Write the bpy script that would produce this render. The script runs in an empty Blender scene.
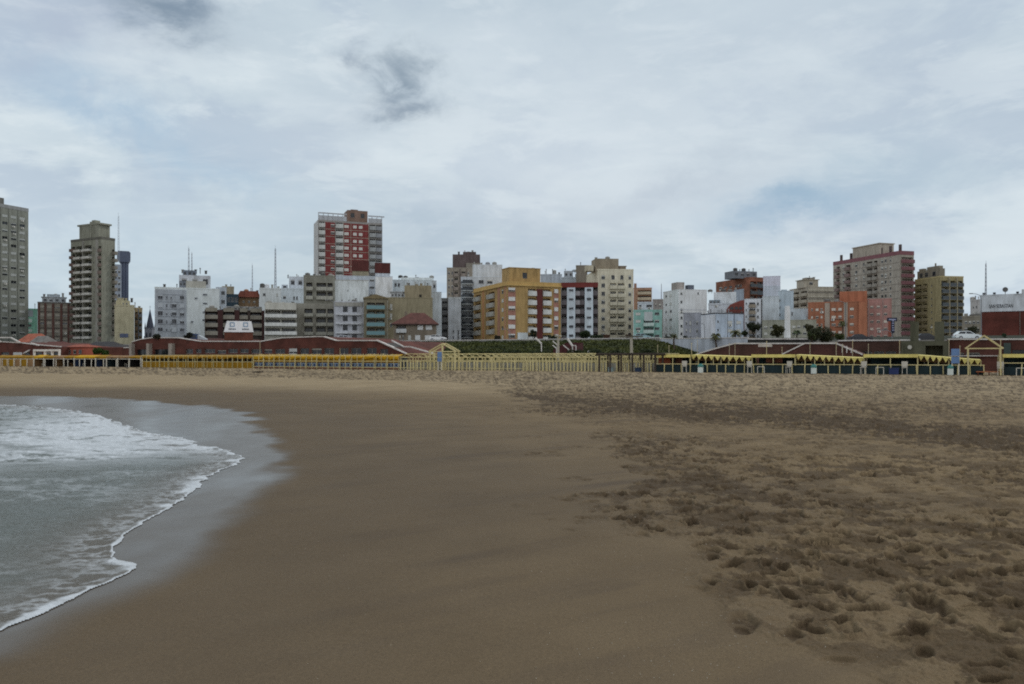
import bpy, math, random
import numpy as np
from mathutils import Vector, Matrix
random.seed(7)
rng = np.random.default_rng(11)
sc = bpy.context.scene
COL = sc.collection
HY, F, EYE = 357.0, 800.0, 2.0          # horizon row, focal length in pixels, eye height
def K(px): return (px - 512.0) / F
def ZP(py, d): return EYE + (HY - py) / F * d

# ------------------------------------------------------------------ materials
def lin(c):
    return tuple(((v/255)/12.92 if v/255 <= .04045 else ((v/255+.055)/1.055)**2.4) for v in c)
_m = {}
def paint(rgb, gain, SAT=.80):
    c = [v*gain for v in lin(rgb)]; L = .3*c[0]+.59*c[1]+.11*c[2]; f = FLO + FHI*min(1, L/.8)
    return [max(.004, min(.82, (L+(v-L)*SAT)*f)) for v in c]
FLO, FHI, SAT = .72, .42, .78
def mat(rgb, gain=2.0, rough=.85, dirt=.35, key='paint', spec=.3, bump=.0, metal=0, trans=0):
    k = (tuple(rgb), gain, rough, dirt, key)
    if k in _m: return _m[k]
    base = tuple(paint(rgb, gain, 1.22 if key in ('mustard_canvas', 'yellow_canvas') else SAT))
    m = bpy.data.materials.new(key); m.use_nodes = True
    nt = m.node_tree; b = nt.nodes['Principled BSDF']
    b.inputs['Roughness'].default_value = rough
    b.inputs['Specular IOR Level'].default_value = spec
    b.inputs['Metallic'].default_value = metal
    b.inputs['Base Color'].default_value = (*base, 1)
    if dirt > 0:
        tc = nt.nodes.new('ShaderNodeTexCoord')
        mp = nt.nodes.new('ShaderNodeMapping'); mp.inputs['Scale'].default_value = (.9, .9, .22)
        nt.links.new(tc.outputs['Object'], mp.inputs[0])
        n1 = nt.nodes.new('ShaderNodeTexNoise'); n1.inputs['Scale'].default_value = 1.0; n1.inputs['Detail'].default_value = 7; n1.inputs['Roughness'].default_value = .65
        nt.links.new(mp.outputs[0], n1.inputs['Vector'])
        r = nt.nodes.new('ShaderNodeValToRGB')
        r.color_ramp.elements[0].position = .3; r.color_ramp.elements[1].position = .62
        lo = 1 - min(.6, dirt*1.35)
        r.color_ramp.elements[0].color = (lo, lo*.985, lo*.95, 1); r.color_ramp.elements[1].color = (1, 1, 1, 1)
        nt.links.new(n1.outputs[0], r.inputs[0])
        mx = nt.nodes.new('ShaderNodeMix'); mx.data_type = 'RGBA'; mx.blend_type = 'MULTIPLY'; mx.inputs[0].default_value = 1
        mx.inputs[6].default_value = (*base, 1)
        nt.links.new(r.outputs[0], mx.inputs[7]); nt.links.new(mx.outputs[2], b.inputs['Base Color'])
        if bump:
            bp = nt.nodes.new('ShaderNodeBump'); bp.inputs['Strength'].default_value = bump; bp.inputs['Distance'].default_value = .02
            nt.links.new(n1.outputs[0], bp.inputs['Height']); nt.links.new(bp.outputs[0], b.inputs['Normal'])
    _m[k] = m; return m
def brick(rgb, gain=2.0, key='brick'):
    k = (tuple(rgb), 'brick', key)
    if k in _m: return _m[k]
    base = paint(rgb, gain)
    m = bpy.data.materials.new(key); m.use_nodes = True; nt = m.node_tree; b = nt.nodes['Principled BSDF']
    b.inputs['Roughness'].default_value = .9; b.inputs['Specular IOR Level'].default_value = .2
    tc = nt.nodes.new('ShaderNodeTexCoord'); sp = nt.nodes.new('ShaderNodeSeparateXYZ'); nt.links.new(tc.outputs['Object'], sp.inputs[0])
    ad = nt.nodes.new('ShaderNodeMath'); nt.links.new(sp.outputs[0], ad.inputs[0]); nt.links.new(sp.outputs[1], ad.inputs[1])
    cb = nt.nodes.new('ShaderNodeCombineXYZ'); nt.links.new(ad.outputs[0], cb.inputs[0]); nt.links.new(sp.outputs[2], cb.inputs[1])
    bt = nt.nodes.new('ShaderNodeTexBrick'); nt.links.new(cb.outputs[0], bt.inputs['Vector'])
    bt.inputs['Scale'].default_value = 2.2; bt.inputs['Mortar Size'].default_value = .015
    bt.inputs['Color1'].default_value = (*base, 1); bt.inputs['Color2'].default_value = (base[0]*.72, base[1]*.68, base[2]*.7, 1)
    bt.inputs['Mortar'].default_value = (base[0]*.8, base[1]*1.1, base[2]*1.15, 1)
    n1 = nt.nodes.new('ShaderNodeTexNoise'); n1.inputs['Scale'].default_value = .35; n1.inputs['Detail'].default_value = 8
    nt.links.new(tc.outputs['Object'], n1.inputs['Vector'])
    r = nt.nodes.new('ShaderNodeValToRGB'); r.color_ramp.elements[0].position = .35; r.color_ramp.elements[1].position = .65
    r.color_ramp.elements[0].color = (.6, .62, .62, 1); r.color_ramp.elements[1].color = (1.05, 1, 1, 1)
    nt.links.new(n1.outputs[0], r.inputs[0])
    mx = nt.nodes.new('ShaderNodeMix'); mx.data_type = 'RGBA'; mx.blend_type = 'MULTIPLY'; mx.inputs[0].default_value = 1
    nt.links.new(bt.outputs[0], mx.inputs[6]); nt.links.new(r.outputs[0], mx.inputs[7]); nt.links.new(mx.outputs[2], b.inputs['Base Color'])
    _m[k] = m; return m
def glassmat(rgb=(26, 30, 36), key='window_glass', gain=1.0, rough=.12):
    k = (tuple(rgb), 'glass', key)
    if k in _m: return _m[k]
    m = bpy.data.materials.new(key); m.use_nodes = True; b = m.node_tree.nodes['Principled BSDF']
    b.inputs['Base Color'].default_value = (*[v*gain for v in lin(rgb)], 1)
    b.inputs['Roughness'].default_value = rough; b.inputs['Specular IOR Level'].default_value = .5
    _m[k] = m; return m
GL = glassmat()
# photo colours of the walls, lifted to base colours by the gain
WHITE = (170, 176, 186); WHITE2 = (150, 158, 168); CREAM = (158, 150, 128); YEL = (144, 114, 56)
DARK = (48, 46, 46); MAROON = (82, 38, 36); REDB = (96, 48, 40); ORNG = (150, 84, 50); SALMON = (150, 104, 88)

# ------------------------------------------------------------------ object helpers
def tag(o, label=None, cat=None, group=None, kind=None):
    if label: o['label'] = label
    if cat: o['category'] = cat
    if group: o['group'] = group
    if kind: o['kind'] = kind
    return o
def empty(name, loc, rz=0):
    o = bpy.data.objects.new(name, None); COL.objects.link(o)
    o.location = loc; o.rotation_euler = (0, 0, rz); o.empty_display_size = .5
    return o
class MB:
    def __init__(s): s.v = []; s.f = []; s.mi = []
    def poly(s, pts, mi=0):
        n = len(s.v); s.v += [tuple(p) for p in pts]; s.f.append(tuple(range(n, n+len(pts)))); s.mi.append(mi); return s
    def box(s, x0, y0, z0, x1, y1, z1, mi=0):
        n = len(s.v)
        s.v += [(x0,y0,z0),(x1,y0,z0),(x1,y1,z0),(x0,y1,z0),(x0,y0,z1),(x1,y0,z1),(x1,y1,z1),(x0,y1,z1)]
        for q in ((0,1,5,4),(1,2,6,5),(2,3,7,6),(3,0,4,7),(4,5,6,7),(3,2,1,0)):
            s.f.append(tuple(n+i for i in q)); s.mi.append(mi)
        return s
    def prism(s, pts, y0, y1, mi=0):            # outline in x,z pushed along y
        n = len(pts)
        s.poly([(x, y0, z) for x, z in pts], mi); s.poly([(x, y1, z) for x, z in reversed(pts)], mi)
        for i in range(n):
            a, b = pts[i], pts[(i+1) % n]
            s.poly([(b[0],y0,b[1]),(a[0],y0,a[1]),(a[0],y1,a[1]),(b[0],y1,b[1])], mi)
        return s
    def bar(s, p, q, r, mi=0, r2=None, n=4, ph=math.pi/4):
        p, q = Vector(p), Vector(q); d = (q-p)
        if d.length < 1e-6: return s
        d.normalize(); up = Vector((0,0,1)) if abs(d.z) < .9 else Vector((1,0,0))
        a = d.cross(up).normalized(); b = d.cross(a); r2 = r if r2 is None else r2
        i0 = len(s.v)
        for c, rr in ((p, r), (q, r2)):
            for i in range(n):
                t = ph + 2*math.pi*i/n; s.v.append(tuple(c + a*math.cos(t)*rr + b*math.sin(t)*rr))
        for i in range(n):
            j = (i+1) % n; s.f.append((i0+i, i0+j, i0+n+j, i0+n+i)); s.mi.append(mi)
        s.f.append(tuple(i0+i for i in reversed(range(n)))); s.mi.append(mi)
        s.f.append(tuple(i0+n+i for i in range(n))); s.mi.append(mi)
        return s
    def mesh(s, name, mats, smooth=False):
        me = bpy.data.meshes.new(name); me.from_pydata(s.v, [], s.f)
        for m in (mats if isinstance(mats, (list, tuple)) else [mats]): me.materials.append(m)
        me.polygons.foreach_set('material_index', s.mi)
        if smooth: me.polygons.foreach_set('use_smooth', [True]*len(s.f))
        me.update(); return me
    def build(s, name, mats, parent=None, loc=(0,0,0), rz=0, smooth=False):
        return put(name, s.mesh(name, mats, smooth), parent, loc, rz)
def put(name, me, parent=None, loc=(0,0,0), rz=0):
    o = bpy.data.objects.new(name, me); COL.objects.link(o); o.parent = parent
    o.location = loc; o.rotation_euler = (0, 0, rz); return o
def children(o): return [c for c in bpy.data.objects if c.parent == o]
def copy_tree(o, parent=None, kids=None):
    c = o.copy(); COL.objects.link(c); c.parent = parent
    for ch in o.children: copy_tree(ch, c)
    return c

# ------------------------------------------------------------------ windows
_w = {}
def window_mesh(w, h, style, fc, sc_col):
    k = (round(w, 1), round(h, 1), style, fc, sc_col)
    if k in _w: return _w[k]
    w, h = k[0], k[1]; b = MB(); t = .07; y = .16
    b.box(-w/2, y, 0, w/2, y+.03, h, 0)                       # pane
    b.box(-w/2, y-.06, 0, -w/2+t, y-.004, h, 1); b.box(w/2-t, y-.06, 0, w/2, y-.004, h, 1)
    b.box(-w/2+t, y-.06, 0, w/2-t, y-.004, t, 1); b.box(-w/2+t, y-.06, h-t, w/2-t, y-.004, h, 1)
    n = max(1, int(w/1.1))
    for i in range(1, n+1 if n > 1 else 1):
        if i < n or n == 1: x = -w/2 + w*i/max(n, 2); b.box(x-.03, y-.055, t, x+.03, y-.004, h-t, 1)
    if n == 1: b.box(-.025, y-.055, t, .025, y-.004, h-t, 1)
    f = {0: 0, 1: .3, 2: .6, 3: .97, 4: 0}[style]
    if f: b.box(-w/2+.02, y-.12, h*(1-f), w/2-.02, y-.065, h-.01, 2)
    b.box(-w/2-.06, -.06, -.07, w/2+.06, y-.13, -.003, 1)       # sill
    _w[k] = b.mesh('window', [GL, mat(fc, 2, .6, 0, 'window_frame'), mat(sc_col, 2, .7, .15, 'roller_shutter')])
    return _w[k]
_bal = {}
def balcony_mesh(w, h, out, kind, c):
    k = (round(w, 1), round(h, 2), out, kind, c)
    if k in _bal: return _bal[k]
    w = k[0]; b = MB(); m = mat(c, 2, .85, .3, 'balcony')
    b.box(-w/2, -out, -.16, w/2, -.004, 0)
    if kind == 'solid':
        b.box(-w/2, -out, 0, w/2, -out+.1, h); b.box(-w/2, -out+.1, 0, -w/2+.1, -.004, h); b.box(w/2-.1, -out+.1, 0, w/2, -.004, h)
        ms = [m]
    elif kind == 'glass':
        b.box(-w/2, -out, .05, w/2, -out+.04, h, 1); b.box(-w/2, -out+.04, .05, -w/2+.04, -.004, h, 1); b.box(w/2-.04, -out+.04, .05, w/2, -.004, h, 1)
        b.box(-w/2, -out-.02, h, w/2, -out+.06, h+.06, 0)
        ms = [m, (glassmat((88, 120, 124), 'balcony_glass', 1.5, .25) if c == (112, 104, 74) else glassmat((58, 66, 70), 'grey_balcony_glass', 1.0, .25))]
    else:
        b.box(-w/2, -out, h-.06, w/2, -out+.06, h); n = int(w/.22)
        for i in range(n+1):
            x = -w/2 + .02 + (w-.04)*i/max(n,1); b.box(x-.02, -out+.01, 0, x+.02, -out+.05, h-.06)
        b.box(-w/2, -out+.06, h-.06, -w/2+.05, -.004, h); b.box(w/2-.05, -out+.06, h-.06, w/2, -.004, h)
        ms = [m]
    _bal[k] = b.mesh('balcony', ms); return _bal[k]

# a face O + t*a with rectangular holes, each with its own reveal
def holed(b, O, a, o, T, z0, z1, holes, mi=0, back=True):
    P = lambda t, q, z: (O[0]+a[0]*t+o[0]*q, O[1]+a[1]*t+o[1]*q, z)
    flip = (a[0]*o[1]-a[1]*o[0]) > 0
    def Q(p): b.poly(list(reversed(p)) if flip else p, mi)
    ts = sorted({0, T, *[round(h[0], 4) for h in holes], *[round(h[2], 4) for h in holes]})
    zs = sorted({z0, z1, *[round(h[1], 4) for h in holes], *[round(h[3], 4) for h in holes]})
    for i in range(len(ts)-1):
        tm = (ts[i]+ts[i+1])/2
        hh = [h for h in holes if h[0] < tm < h[2]]
        j0 = None
        for j in range(len(zs)-1):
            zm = (zs[j]+zs[j+1])/2
            inside = any(h[1] < zm < h[3] for h in hh)
            if inside:
                if j0 is not None: Q([P(ts[i],0,j0),P(ts[i+1],0,j0),P(ts[i+1],0,zs[j]),P(ts[i],0,zs[j])]); j0 = None
            elif j0 is None: j0 = zs[j]
        if j0 is not None: Q([P(ts[i],0,j0),P(ts[i+1],0,j0),P(ts[i+1],0,z1),P(ts[i],0,z1)])
    for t0, za, t1, zb, dp in [h[:5] for h in holes]:
        Q([P(t0,0,za),P(t1,0,za),P(t1,-dp,za),P(t0,-dp,za)]); Q([P(t0,-dp,zb),P(t1,-dp,zb),P(t1,0,zb),P(t0,0,zb)])
        Q([P(t0,0,za),P(t0,-dp,za),P(t0,-dp,zb),P(t0,0,zb)]); Q([P(t1,-dp,za),P(t1,0,za),P(t1,0,zb),P(t1,-dp,zb)])
        if back: Q([P(t0,-dp,za),P(t1,-dp,za),P(t1,-dp,zb),P(t0,-dp,zb)])

_ac = []
def AC():
    if not _ac:
        b = MB(); b.box(-.42, -.34, .05, .42, -.004, .6, 0); b.bar((-.1, -.355, .33), (-.1, -.341, .33), .21, 1, n=12); b.box(-.35, -.3, 0, -.3, -.004, .047, 1); b.box(.3, -.3, 0, .35, -.004, .047, 1)
        _ac.append(b.mesh('air_conditioner', [mat((160, 158, 150), 2, .6, .15, 'ac_casing'), mat((60, 60, 62), 1.5, .7, 0, 'ac_grille')]))
    return _ac[0]
class Bld:
    def __init__(s, label, xl, xc, xr, d, ytop, wall, yaw=None, depth=14, zb=None, cat='apartment building', name='apartment_building',
                 gain=2.0, dirt=.3, par=.5, parc=None, wm=None, group=None):
        kc = K(xc); th = -math.atan(K((xl+xr)/2)) if yaw is None else math.radians(yaw)
        s.rx, s.ry = math.cos(th), math.sin(th); s.lx, s.ly = -s.ry, s.rx
        s.C = (kc*d, d); s.d = d; s.th = th
        s.zb = (6.2 if d > 185 else 4.95) if zb is None else zb
        s.H = ZP(ytop, d) - s.zb
        s.W = s.X(xr) if xr > xc else depth
        s.D = s.Y(xl) if xl < xc else depth
        s.root = empty(name, (s.C[0], s.C[1], s.zb), th); tag(s.root, label, cat, group)
        s.wallm = wm or mat(wall, gain, .85, dirt, 'wall_paint'); s.faces = {'R': [], 'L': []}
        s.par = par; s.parc = parc; s.ms = {}; s.count = {'window': 0, 'balcony': 0}
    def X(s, px, y=0): 
        k = K(px); return (k*(s.C[1]+y*s.ly)-(s.C[0]+y*s.lx))/(s.rx-k*s.ry)
    def Y(s, px, x=0):
        k = K(px); return (k*(s.C[1]+x*s.ry)-(s.C[0]+x*s.rx))/(s.lx-k*s.ly)
    def Z(s, py): return ZP(py, s.d) - s.zb
    def tt(s, f, px): return s.X(px) if f == 'R' else s.Y(px)
    def rows(s, f, y0, dy, n, cols):
        """cols: (kind, px0, px1, options)"""
        m = s.d/F
        for c in cols:
            kind, p0, p1 = c[:3]; op = c[3] if len(c) > 3 else {}
            t0, t1 = sorted((s.tt(f, p0), s.tt(f, p1))); T = s.W if f == 'R' else s.D
            t0 = max(t0, .12); t1 = min(t1, T-.12)
            if t1-t0 < .3: continue
            rz = 0 if f == 'R' else -math.pi/2
            skip = op.get('skip', ())
            for i in range(n):
                if i in skip: continue
                zt = s.Z(y0+dy*i); h = op.get('h', .5)*dy*m
                if kind == 'w':
                    z0 = zt-h
                    if z0 < .3: break
                    w = t1-t0; nn = op.get('n', 1); g = op.get('gap', .35)
                    for q in range(nn):
                        a0 = t0 + w*q/nn + (g/2 if nn > 1 else 0); a1 = t0 + w*(q+1)/nn - (g/2 if nn > 1 else 0)
                        wr, hr = round(a1-a0, 1), round(h, 1); cc = (a0+a1)/2
                        s.faces[f].append((cc-wr/2, z0, cc+wr/2, z0+hr, .2))
                        if s.count['window'] >= 100: continue
                        s.count['window'] += 1
                        st = random.choice(op.get('st', (0, 1, 1, 2, 3)))
                        me = window_mesh(wr, hr, st, op.get('fc', (120, 120, 118)), op.get('sc', (150, 150, 145)))
                        put('window', me, s.root, (cc, 0, z0) if f == 'R' else (0, cc, z0), rz)
                        if random.random() < .13 and z0 > 1.2: put('air_conditioner', AC(), s.root, (cc+random.uniform(-.2, .2), -.02, z0-.75) if f == 'R' else (-.02, cc+random.uniform(-.2, .2), z0-.75), rz)
                elif kind == 'b':
                    hh = op.get('h', .66)*dy*m; z0 = zt-hh
                    if z0 < .3: break
                    dp = op.get('dp', 1.3); s.faces[f].append((t0, z0, t1, zt, dp))
                    w = t1-t0; cc = (t0+t1)/2
                    if s.count['balcony'] < 100:
                        s.count['balcony'] += 1
                        me = balcony_mesh(w+op.get('ov', .1)*2, op.get('ph', .42)*dy*m, op.get('out', .9), op.get('pk', 'solid'), op.get('c', (150, 150, 145)))
                        put('balcony', me, s.root, (cc, 0, z0) if f == 'R' else (0, cc, z0), rz)
                    if s.count['window'] < 100:
                        s.count['window'] += 1; ww = round(w*.8, 1); wh = round(hh*.86, 1)
                        me = window_mesh(ww, wh, random.choice(op.get('st', (0, 0, 1, 4))), op.get('fc', (120, 120, 118)), op.get('sc', (130, 130, 125)))
                        put('window', me, s.root, (cc, dp-.2, z0+.01) if f == 'R' else (dp-.2, cc, z0+.01), rz)
        return s
    def stripe(s, f, p0, p1, c, y0=None, y1=None, out=.05, name='wall_panel', rows=None, mt=None, ext=0):
        """a panel of another colour, standing proud of the wall, between the openings"""
        t0, t1 = sorted((s.tt(f, p0), s.tt(f, p1))); T = s.W if f == 'R' else s.D
        t0 = max(t0, -ext); t1 = min(t1, T+ext)
        z1 = s.H-.02 if y0 is None else s.Z(y0); z0 = .01 if y1 is None else max(.01, s.Z(y1))
        b = MB(); segs = rows if rows else [(z0, z1)]
        for (a, c2) in segs:
            if c2 < .05: continue
            if f == 'R': b.box(t0, -out, max(a, .01), t1, -.003, c2)
            else: b.box(-out, t0, max(a, .01), -.003, t1, c2)
        if b.v: s.ms.setdefault('st', []).append((f, t0, t1, segs))
        if b.v: b.build(name, mt or mat(c, 2, .85, .25, 'painted_panel'), s.root)
        return s
    def bands(s, f, y0, dy, n, th, c, out=.12, p0=None, p1=None, name='floor_band'):
        m = s.d/F; T = s.W if f == 'R' else s.D
        t0, t1 = (0, T) if p0 is None else sorted((s.tt(f, p0), s.tt(f, p1)))
        b = MB()
        for i in range(n):
            z = s.Z(y0+dy*i)
            if z < .3: break
            if f == 'R': b.box(t0, -out, z-th*m, t1, -.004, z)
            else: b.box(-out, t0, z-th*m, -.004, t1, z)
        b.build(name, mat(c, 2, .85, .25, 'band_paint'), s.root); return s
    def top(s, p0, p1, ytop, c, back=2.0, dp=5.0, name='penthouse', wins=0, zbase=None, wm=None, over=0):
        x0, x1 = s.X(p0, back), s.X(p1, back)
        if x0 > x1: x0, x1 = x1, x0
        zz = EYE + (HY-ytop)/F*(s.C[1]+((x0+x1)/2)*s.ry+back*s.ly) - s.zb
        zl = s.H - .01 if zbase is None else zbase
        b = MB(); holes = []
        W, m = x1-x0, wm or mat(c, 2, .85, .3, 'wall_paint')
        for i in range(wins):
            cx = W*(i+.5)/wins; hz = (zz-zl)*.4; ww = round(min(1.5, W/wins*.5), 1); holes.append((cx-ww/2, zl+hz, cx+ww/2, zl+hz+round((zz-zl)*.35, 1), .2))
        holed(b, (x0, back), (1, 0), (0, -1), W, zl, zz, holes)
        b.poly([(x1,back,zl),(x1,back+dp,zl),(x1,back+dp,zz),(x1,back,zz)]); b.poly([(x0,back+dp,zl),(x0,back,zl),(x0,back,zz),(x0,back+dp,zz)])
        b.poly([(x1,back+dp,zl),(x0,back+dp,zl),(x0,back+dp,zz),(x1,back+dp,zz)]); b.poly([(x0,back,zz),(x1,back,zz),(x1,back+dp,zz),(x0,back+dp,zz)])
        if over: b.box(x0-over, back-over, zz+.003, x1+over, back+dp+over, zz+.25)
        o = b.build(name, m, s.root)
        for h in holes:
            put('window', window_mesh(round(h[2]-h[0], 1), round(h[3]-h[1], 1), random.choice((0, 1)), (90, 90, 90), (130, 130, 130)), o, ((h[0]+h[2])/2+x0, back, h[1]))
        return s
    def clutter(s, p0, p1, n=4, c=(90, 88, 84), back=3, hm=1.6, zz=None, kinds=('chimney', 'water_tank', 'vent_pipe')):
        for i in range(n):
            x = s.X(p0 + (p1-p0)*(i+random.random())/n, back); z = s.H if zz is None else zz
            k = random.choice(kinds); b = MB(); h = hm*random.uniform(.6, 1.2)
            if k == 'chimney': b.box(x-.35, back, z-.1, x+.35, back+.7, z+h).box(x-.45, back-.1, z+h+.003, x+.45, back+.8, z+h+.13)
            elif k == 'water_tank':
                b.bar((x, back+1, z+.5), (x, back+1, z+.5+h*.8), .8, n=10); b.bar((x, back+1, z+.503+h*.8), (x, back+1, z+.75+h*.8), .78, r2=.25, n=10)
                for q in (-.5, .5): b.bar((x+q, back+1, z-.1), (x+q, back+1, z+.5), .08)
            else: b.bar((x, back, z-.1), (x, back, z+h*1.3), .12, n=6); b.bar((x, back, z+h*1.3), (x, back, z+h*1.3+.3), .28, r2=.1, n=6)
            b.build(k, mat(random.choice((c, (120, 118, 112), (70, 68, 66))), 2, .8, .2, 'roof_fitting'), s.root)
        return s
    def done(s):
        b = MB(); W, D, H = s.W, s.D, s.H
        def clean(hs, T):
            out = []
            for h in hs:
                if h[0] < .05 or h[2] > T-.05 or h[3] > H-.05 or h[1] < .05: continue
                if any(h[0] < q[2] and q[0] < h[2] and h[1] < q[3] and q[1] < h[3] for q in out): continue
                out.append(h)
            return out
        hr, hl = clean(s.faces['R'], W), clean(s.faces['L'], D)
        holed(b, (0, 0), (1, 0), (0, -1), W, 0, H, hr); holed(b, (0, 0), (0, 1), (-1, 0), D, 0, H, hl)
        b.poly([(W,0,0),(W,D,0),(W,D,H),(W,0,H)]); b.poly([(W,D,0),(0,D,0),(0,D,H),(W,D,H)]); b.poly([(0,0,H),(W,0,H),(W,D,H),(0,D,H)])
        b.build('wall', s.wallm, s.root)
        if s.par:
            p = MB(); t = .2; h = s.par; e = .06
            p.box(-e,-e,H+.003,W+e,t,H+h); p.box(-e,D-t,H+.003,W+e,D+e,H+h); p.box(-e,t,H+.003,t,D-t,H+h); p.box(W-t,t,H+.003,W+e,D-t,H+h)
            p.build('parapet', mat(s.parc, 2, .85, .2, 'parapet_paint') if s.parc else s.wallm, s.root)
        return s.root

# ------------------------------------------------------------------ row frame: the line of beach huts runs away to the left
SL = -.53; Y0 = 117.6; UX, UY = .8836, -.4683; NX, NY = .4683, .8836; ANG = math.atan2(UY, UX)
def R(px, n=0, z=0):
    k = K(px); y = (Y0 + n/.8836)/(1 - SL*k); return (k*y, y, z)
def ulen(a, b, n=0):
    A, B = R(a, n), R(b, n); return math.hypot(B[0]-A[0], B[1]-A[1])
def nof(x, y): return (y - Y0 - SL*x)*.8836
def zr(py, px, n): return ZP(py, R(px, n)[1])

# ================================================================== the city front, left to right
def mast(label, px, y0, y1, d, w=.5, solid=False, group=None):
    x = K(px)*d; z0, z1 = ZP(y1, d), ZP(y0, d)
    r = empty('antenna_mast', (x, d, z0)); tag(r, label, 'antenna', group); h = z1-z0; b = MB(); th = .07 if not solid else .13
    P = [(w*.5*math.cos(a), w*.5*math.sin(a)) for a in (0.5, 2.6, 4.7)]
    for x_, y_ in P: b.bar((x_, y_, 0), (x_*.5, y_*.5, h), th, r2=th*.6)
    n = max(6, int(h/1.2))
    for i in range(n):
        f0, f1 = 1-.5*i/n, 1-.5*(i+1)/n
        for j in range(3):
            a, c = P[j], P[(j+1) % 3]; b.bar((a[0]*f0, a[1]*f0, h*i/n), (c[0]*f1, c[1]*f1, h*(i+1)/n), .03)
    b.build('lattice', mat((120, 124, 132), 2, .5, .1, 'galvanised_steel'), r)
    t = MB(); t.bar((0, 0, h-.1), (0, 0, h+h*.08), .04); t.build('tip', mat((120, 124, 132), 2, .5, .1, 'galvanised_steel'), r)
    return r

# 1 grey slab tower at the left edge
b = Bld('tall grey slab tower cut by the left edge of the photo', -42, -42, 28.4, 277, 199.6, (106, 109, 100), yaw=67, depth=16, par=1.3, parc=(112, 114, 114))
b.rows('R', 206.5, 7.7, 17, [('w', x, x+5.4, {'h': .36, 'st': (0, 1, 2, 3, 3), 'sc': (128, 132, 130), 'fc': (104, 106, 102)}) for x in (-15, -5, 2.2, 11, 19.6)])
for x in (-9, 0.5, 9, 18): b.stripe('R', x-.5, x, (78, 80, 74), out=.06, name='wall_rib')
b.top(-20, 4, 196, (92, 92, 88), back=4, dp=7); b.clutter(8, 26, 3, back=4); b.done()

# green block
b = Bld('small turquoise green block between the grey slab tower and the striped block', 24, 24, 37.5, 335, 309.5, (84, 132, 112), depth=12)
b.rows('R', 324, 9.5, 2, [('w', 24.8, 27.2, {'h': .26, 'st': (0,)}), ('w', 28.2, 31.4, {'h': .26, 'st': (0, 1)})])
b.stripe('R', 24.2, 32, (136, 146, 140), y0=319, y1=322.3); b.stripe('R', 24.2, 32, (136, 146, 140), y0=329, y1=331.8)
b.stripe('R', 24.1, 33, (110, 116, 120), y0=310, y1=316.5, name='upper_wall'); b.clutter(25, 36, 2); b.done()

# brown and beige striped block
b = Bld('mid-rise block with brown vertical stripes and a pale rooftop floor left of the dark tower', 37.6, 37.6, 71.6, 296, 303, (106, 100, 88), depth=14, parc=(84, 80, 74))
for x in (37.7, 44.2, 52.0, 60.2, 67.5): b.stripe('R', x, x+(2.3 if x < 66 else 1.6), (84, 54, 46), out=.14, name='brown_stripe')
b.rows('R', 305, 8.2, 5, [('w', x, x+4.6, {'h': .3, 'st': (3, 3, 1, 2), 'sc': (122, 116, 104)}) for x in (40.0, 46.9, 54.9, 62.7)])
b.bands('R', 311, 8.2, 5, .9, (66, 60, 56), out=.1)
b.top(42, 66, 297.5, (136, 142, 146), wins=4, over=.3); b.top(47, 60, 294.3, (126, 134, 140), back=3, dp=3, zbase=b.Z(298)); b.clutter(44, 64, 3, zz=b.Z(297)); b.done()

# dark tower with balconies
b = Bld('tall dark grey-brown tower with stacked balconies and a stepped rooftop crown', 70.8, 101.5, 115.0, 292, 239, (112, 112, 98), yaw=62, par=.9, parc=(84, 82, 74))
b.rows('L', 244, 7.35, 13, [
    ('b', 76, 82.3, {'c': (150, 147, 140), 'out': 1.2, 'ph': .26, 'h': .8}), ('b', 84.5, 91.6, {'c': (152, 150, 144), 'out': 1.2, 'ph': .26, 'h': .8}), ('b', 71.3, 75.2, {'c': (96, 74, 66), 'out': .9, 'ph': .35})])
b.rows('L', 246, 7.35, 13, [('b', 98.5, 101.2, {'c': (104, 88, 80), 'h': .72, 'out': .4, 'ph': .36})])
b.rows('L', 246.5, 7.35, 13, [('w', 93.2, 94.2, {'h': .2, 'st': (0,)})])
b.stripe('L', 95.8, 98.3, (122, 120, 112), out=.1); b.stripe('L', 82.7, 84.1, (112, 110, 102), out=.3, name='wall_rib')
b.rows('R', 248, 7.35, 12, [('b', 112.0, 114.6, {'c': (110, 104, 94), 'out': 1.6, 'ph': .4, 'h': .7})])
b.done()
o = MB(); dW, dD, dH = b.W, b.D, b.H
o.box(.3, dD*.12, dH+.003, dW*.9, dD*.74, dH+5.6); o.box(.15, dD*.08, dH+5.603, dW*.95, dD*.80, dH+6.2); o.box(.6, dD*.26, dH+6.203, dW*.5, dD*.36, dH+7.4)
o.box(1.5, dD*.42, dH+6.203, dW*.6, dD*.5, dH+7.2); o.box(.02, dD*.33, dH+.003, .29, dD*.39, dH+5.5)
o.build('rooftop_crown', b.wallm, b.root)

# slab, blue tower and lattice mast behind
b = Bld('pale narrow slab seen between the dark tower and the blue-grey tower', 110, 110, 121.5, 400, 265, (124, 132, 144), depth=12)
b.rows('R', 270, 6, 9, [('w', x, x+2.3, {'h': .45, 'st': (0, 1)}) for x in (114.6, 118)]); b.done()
b = Bld('slim blue-grey tower with a wider angular head behind the dark tower', 120.5, 120.5, 128.6, 420, 262, (78, 88, 110), depth=9, par=0, wm=mat((78, 88, 110), 1.6, .45, .12, 'blue_grey_cladding'))
for x in (122.4, 125.2): b.stripe('R', x, x+.5, (44, 52, 74), out=.06, name='mullion')
c = MB(); z0, z1 = b.H+.003, b.Z(251); m_ = .525; W_ = b.W
c.prism([(-.2, z0), (W_+.1, z0), (W_+.9, z0+.22*(z1-z0)), (W_+.9, z1-.8), (W_+.2, z1), (-1.0, z1), (-1.7, z1-1.2), (-1.7, z0+.35*(z1-z0))], -.9, 8.5)
c.build('tower_head', b.wallm, b.root); b.done()
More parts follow.
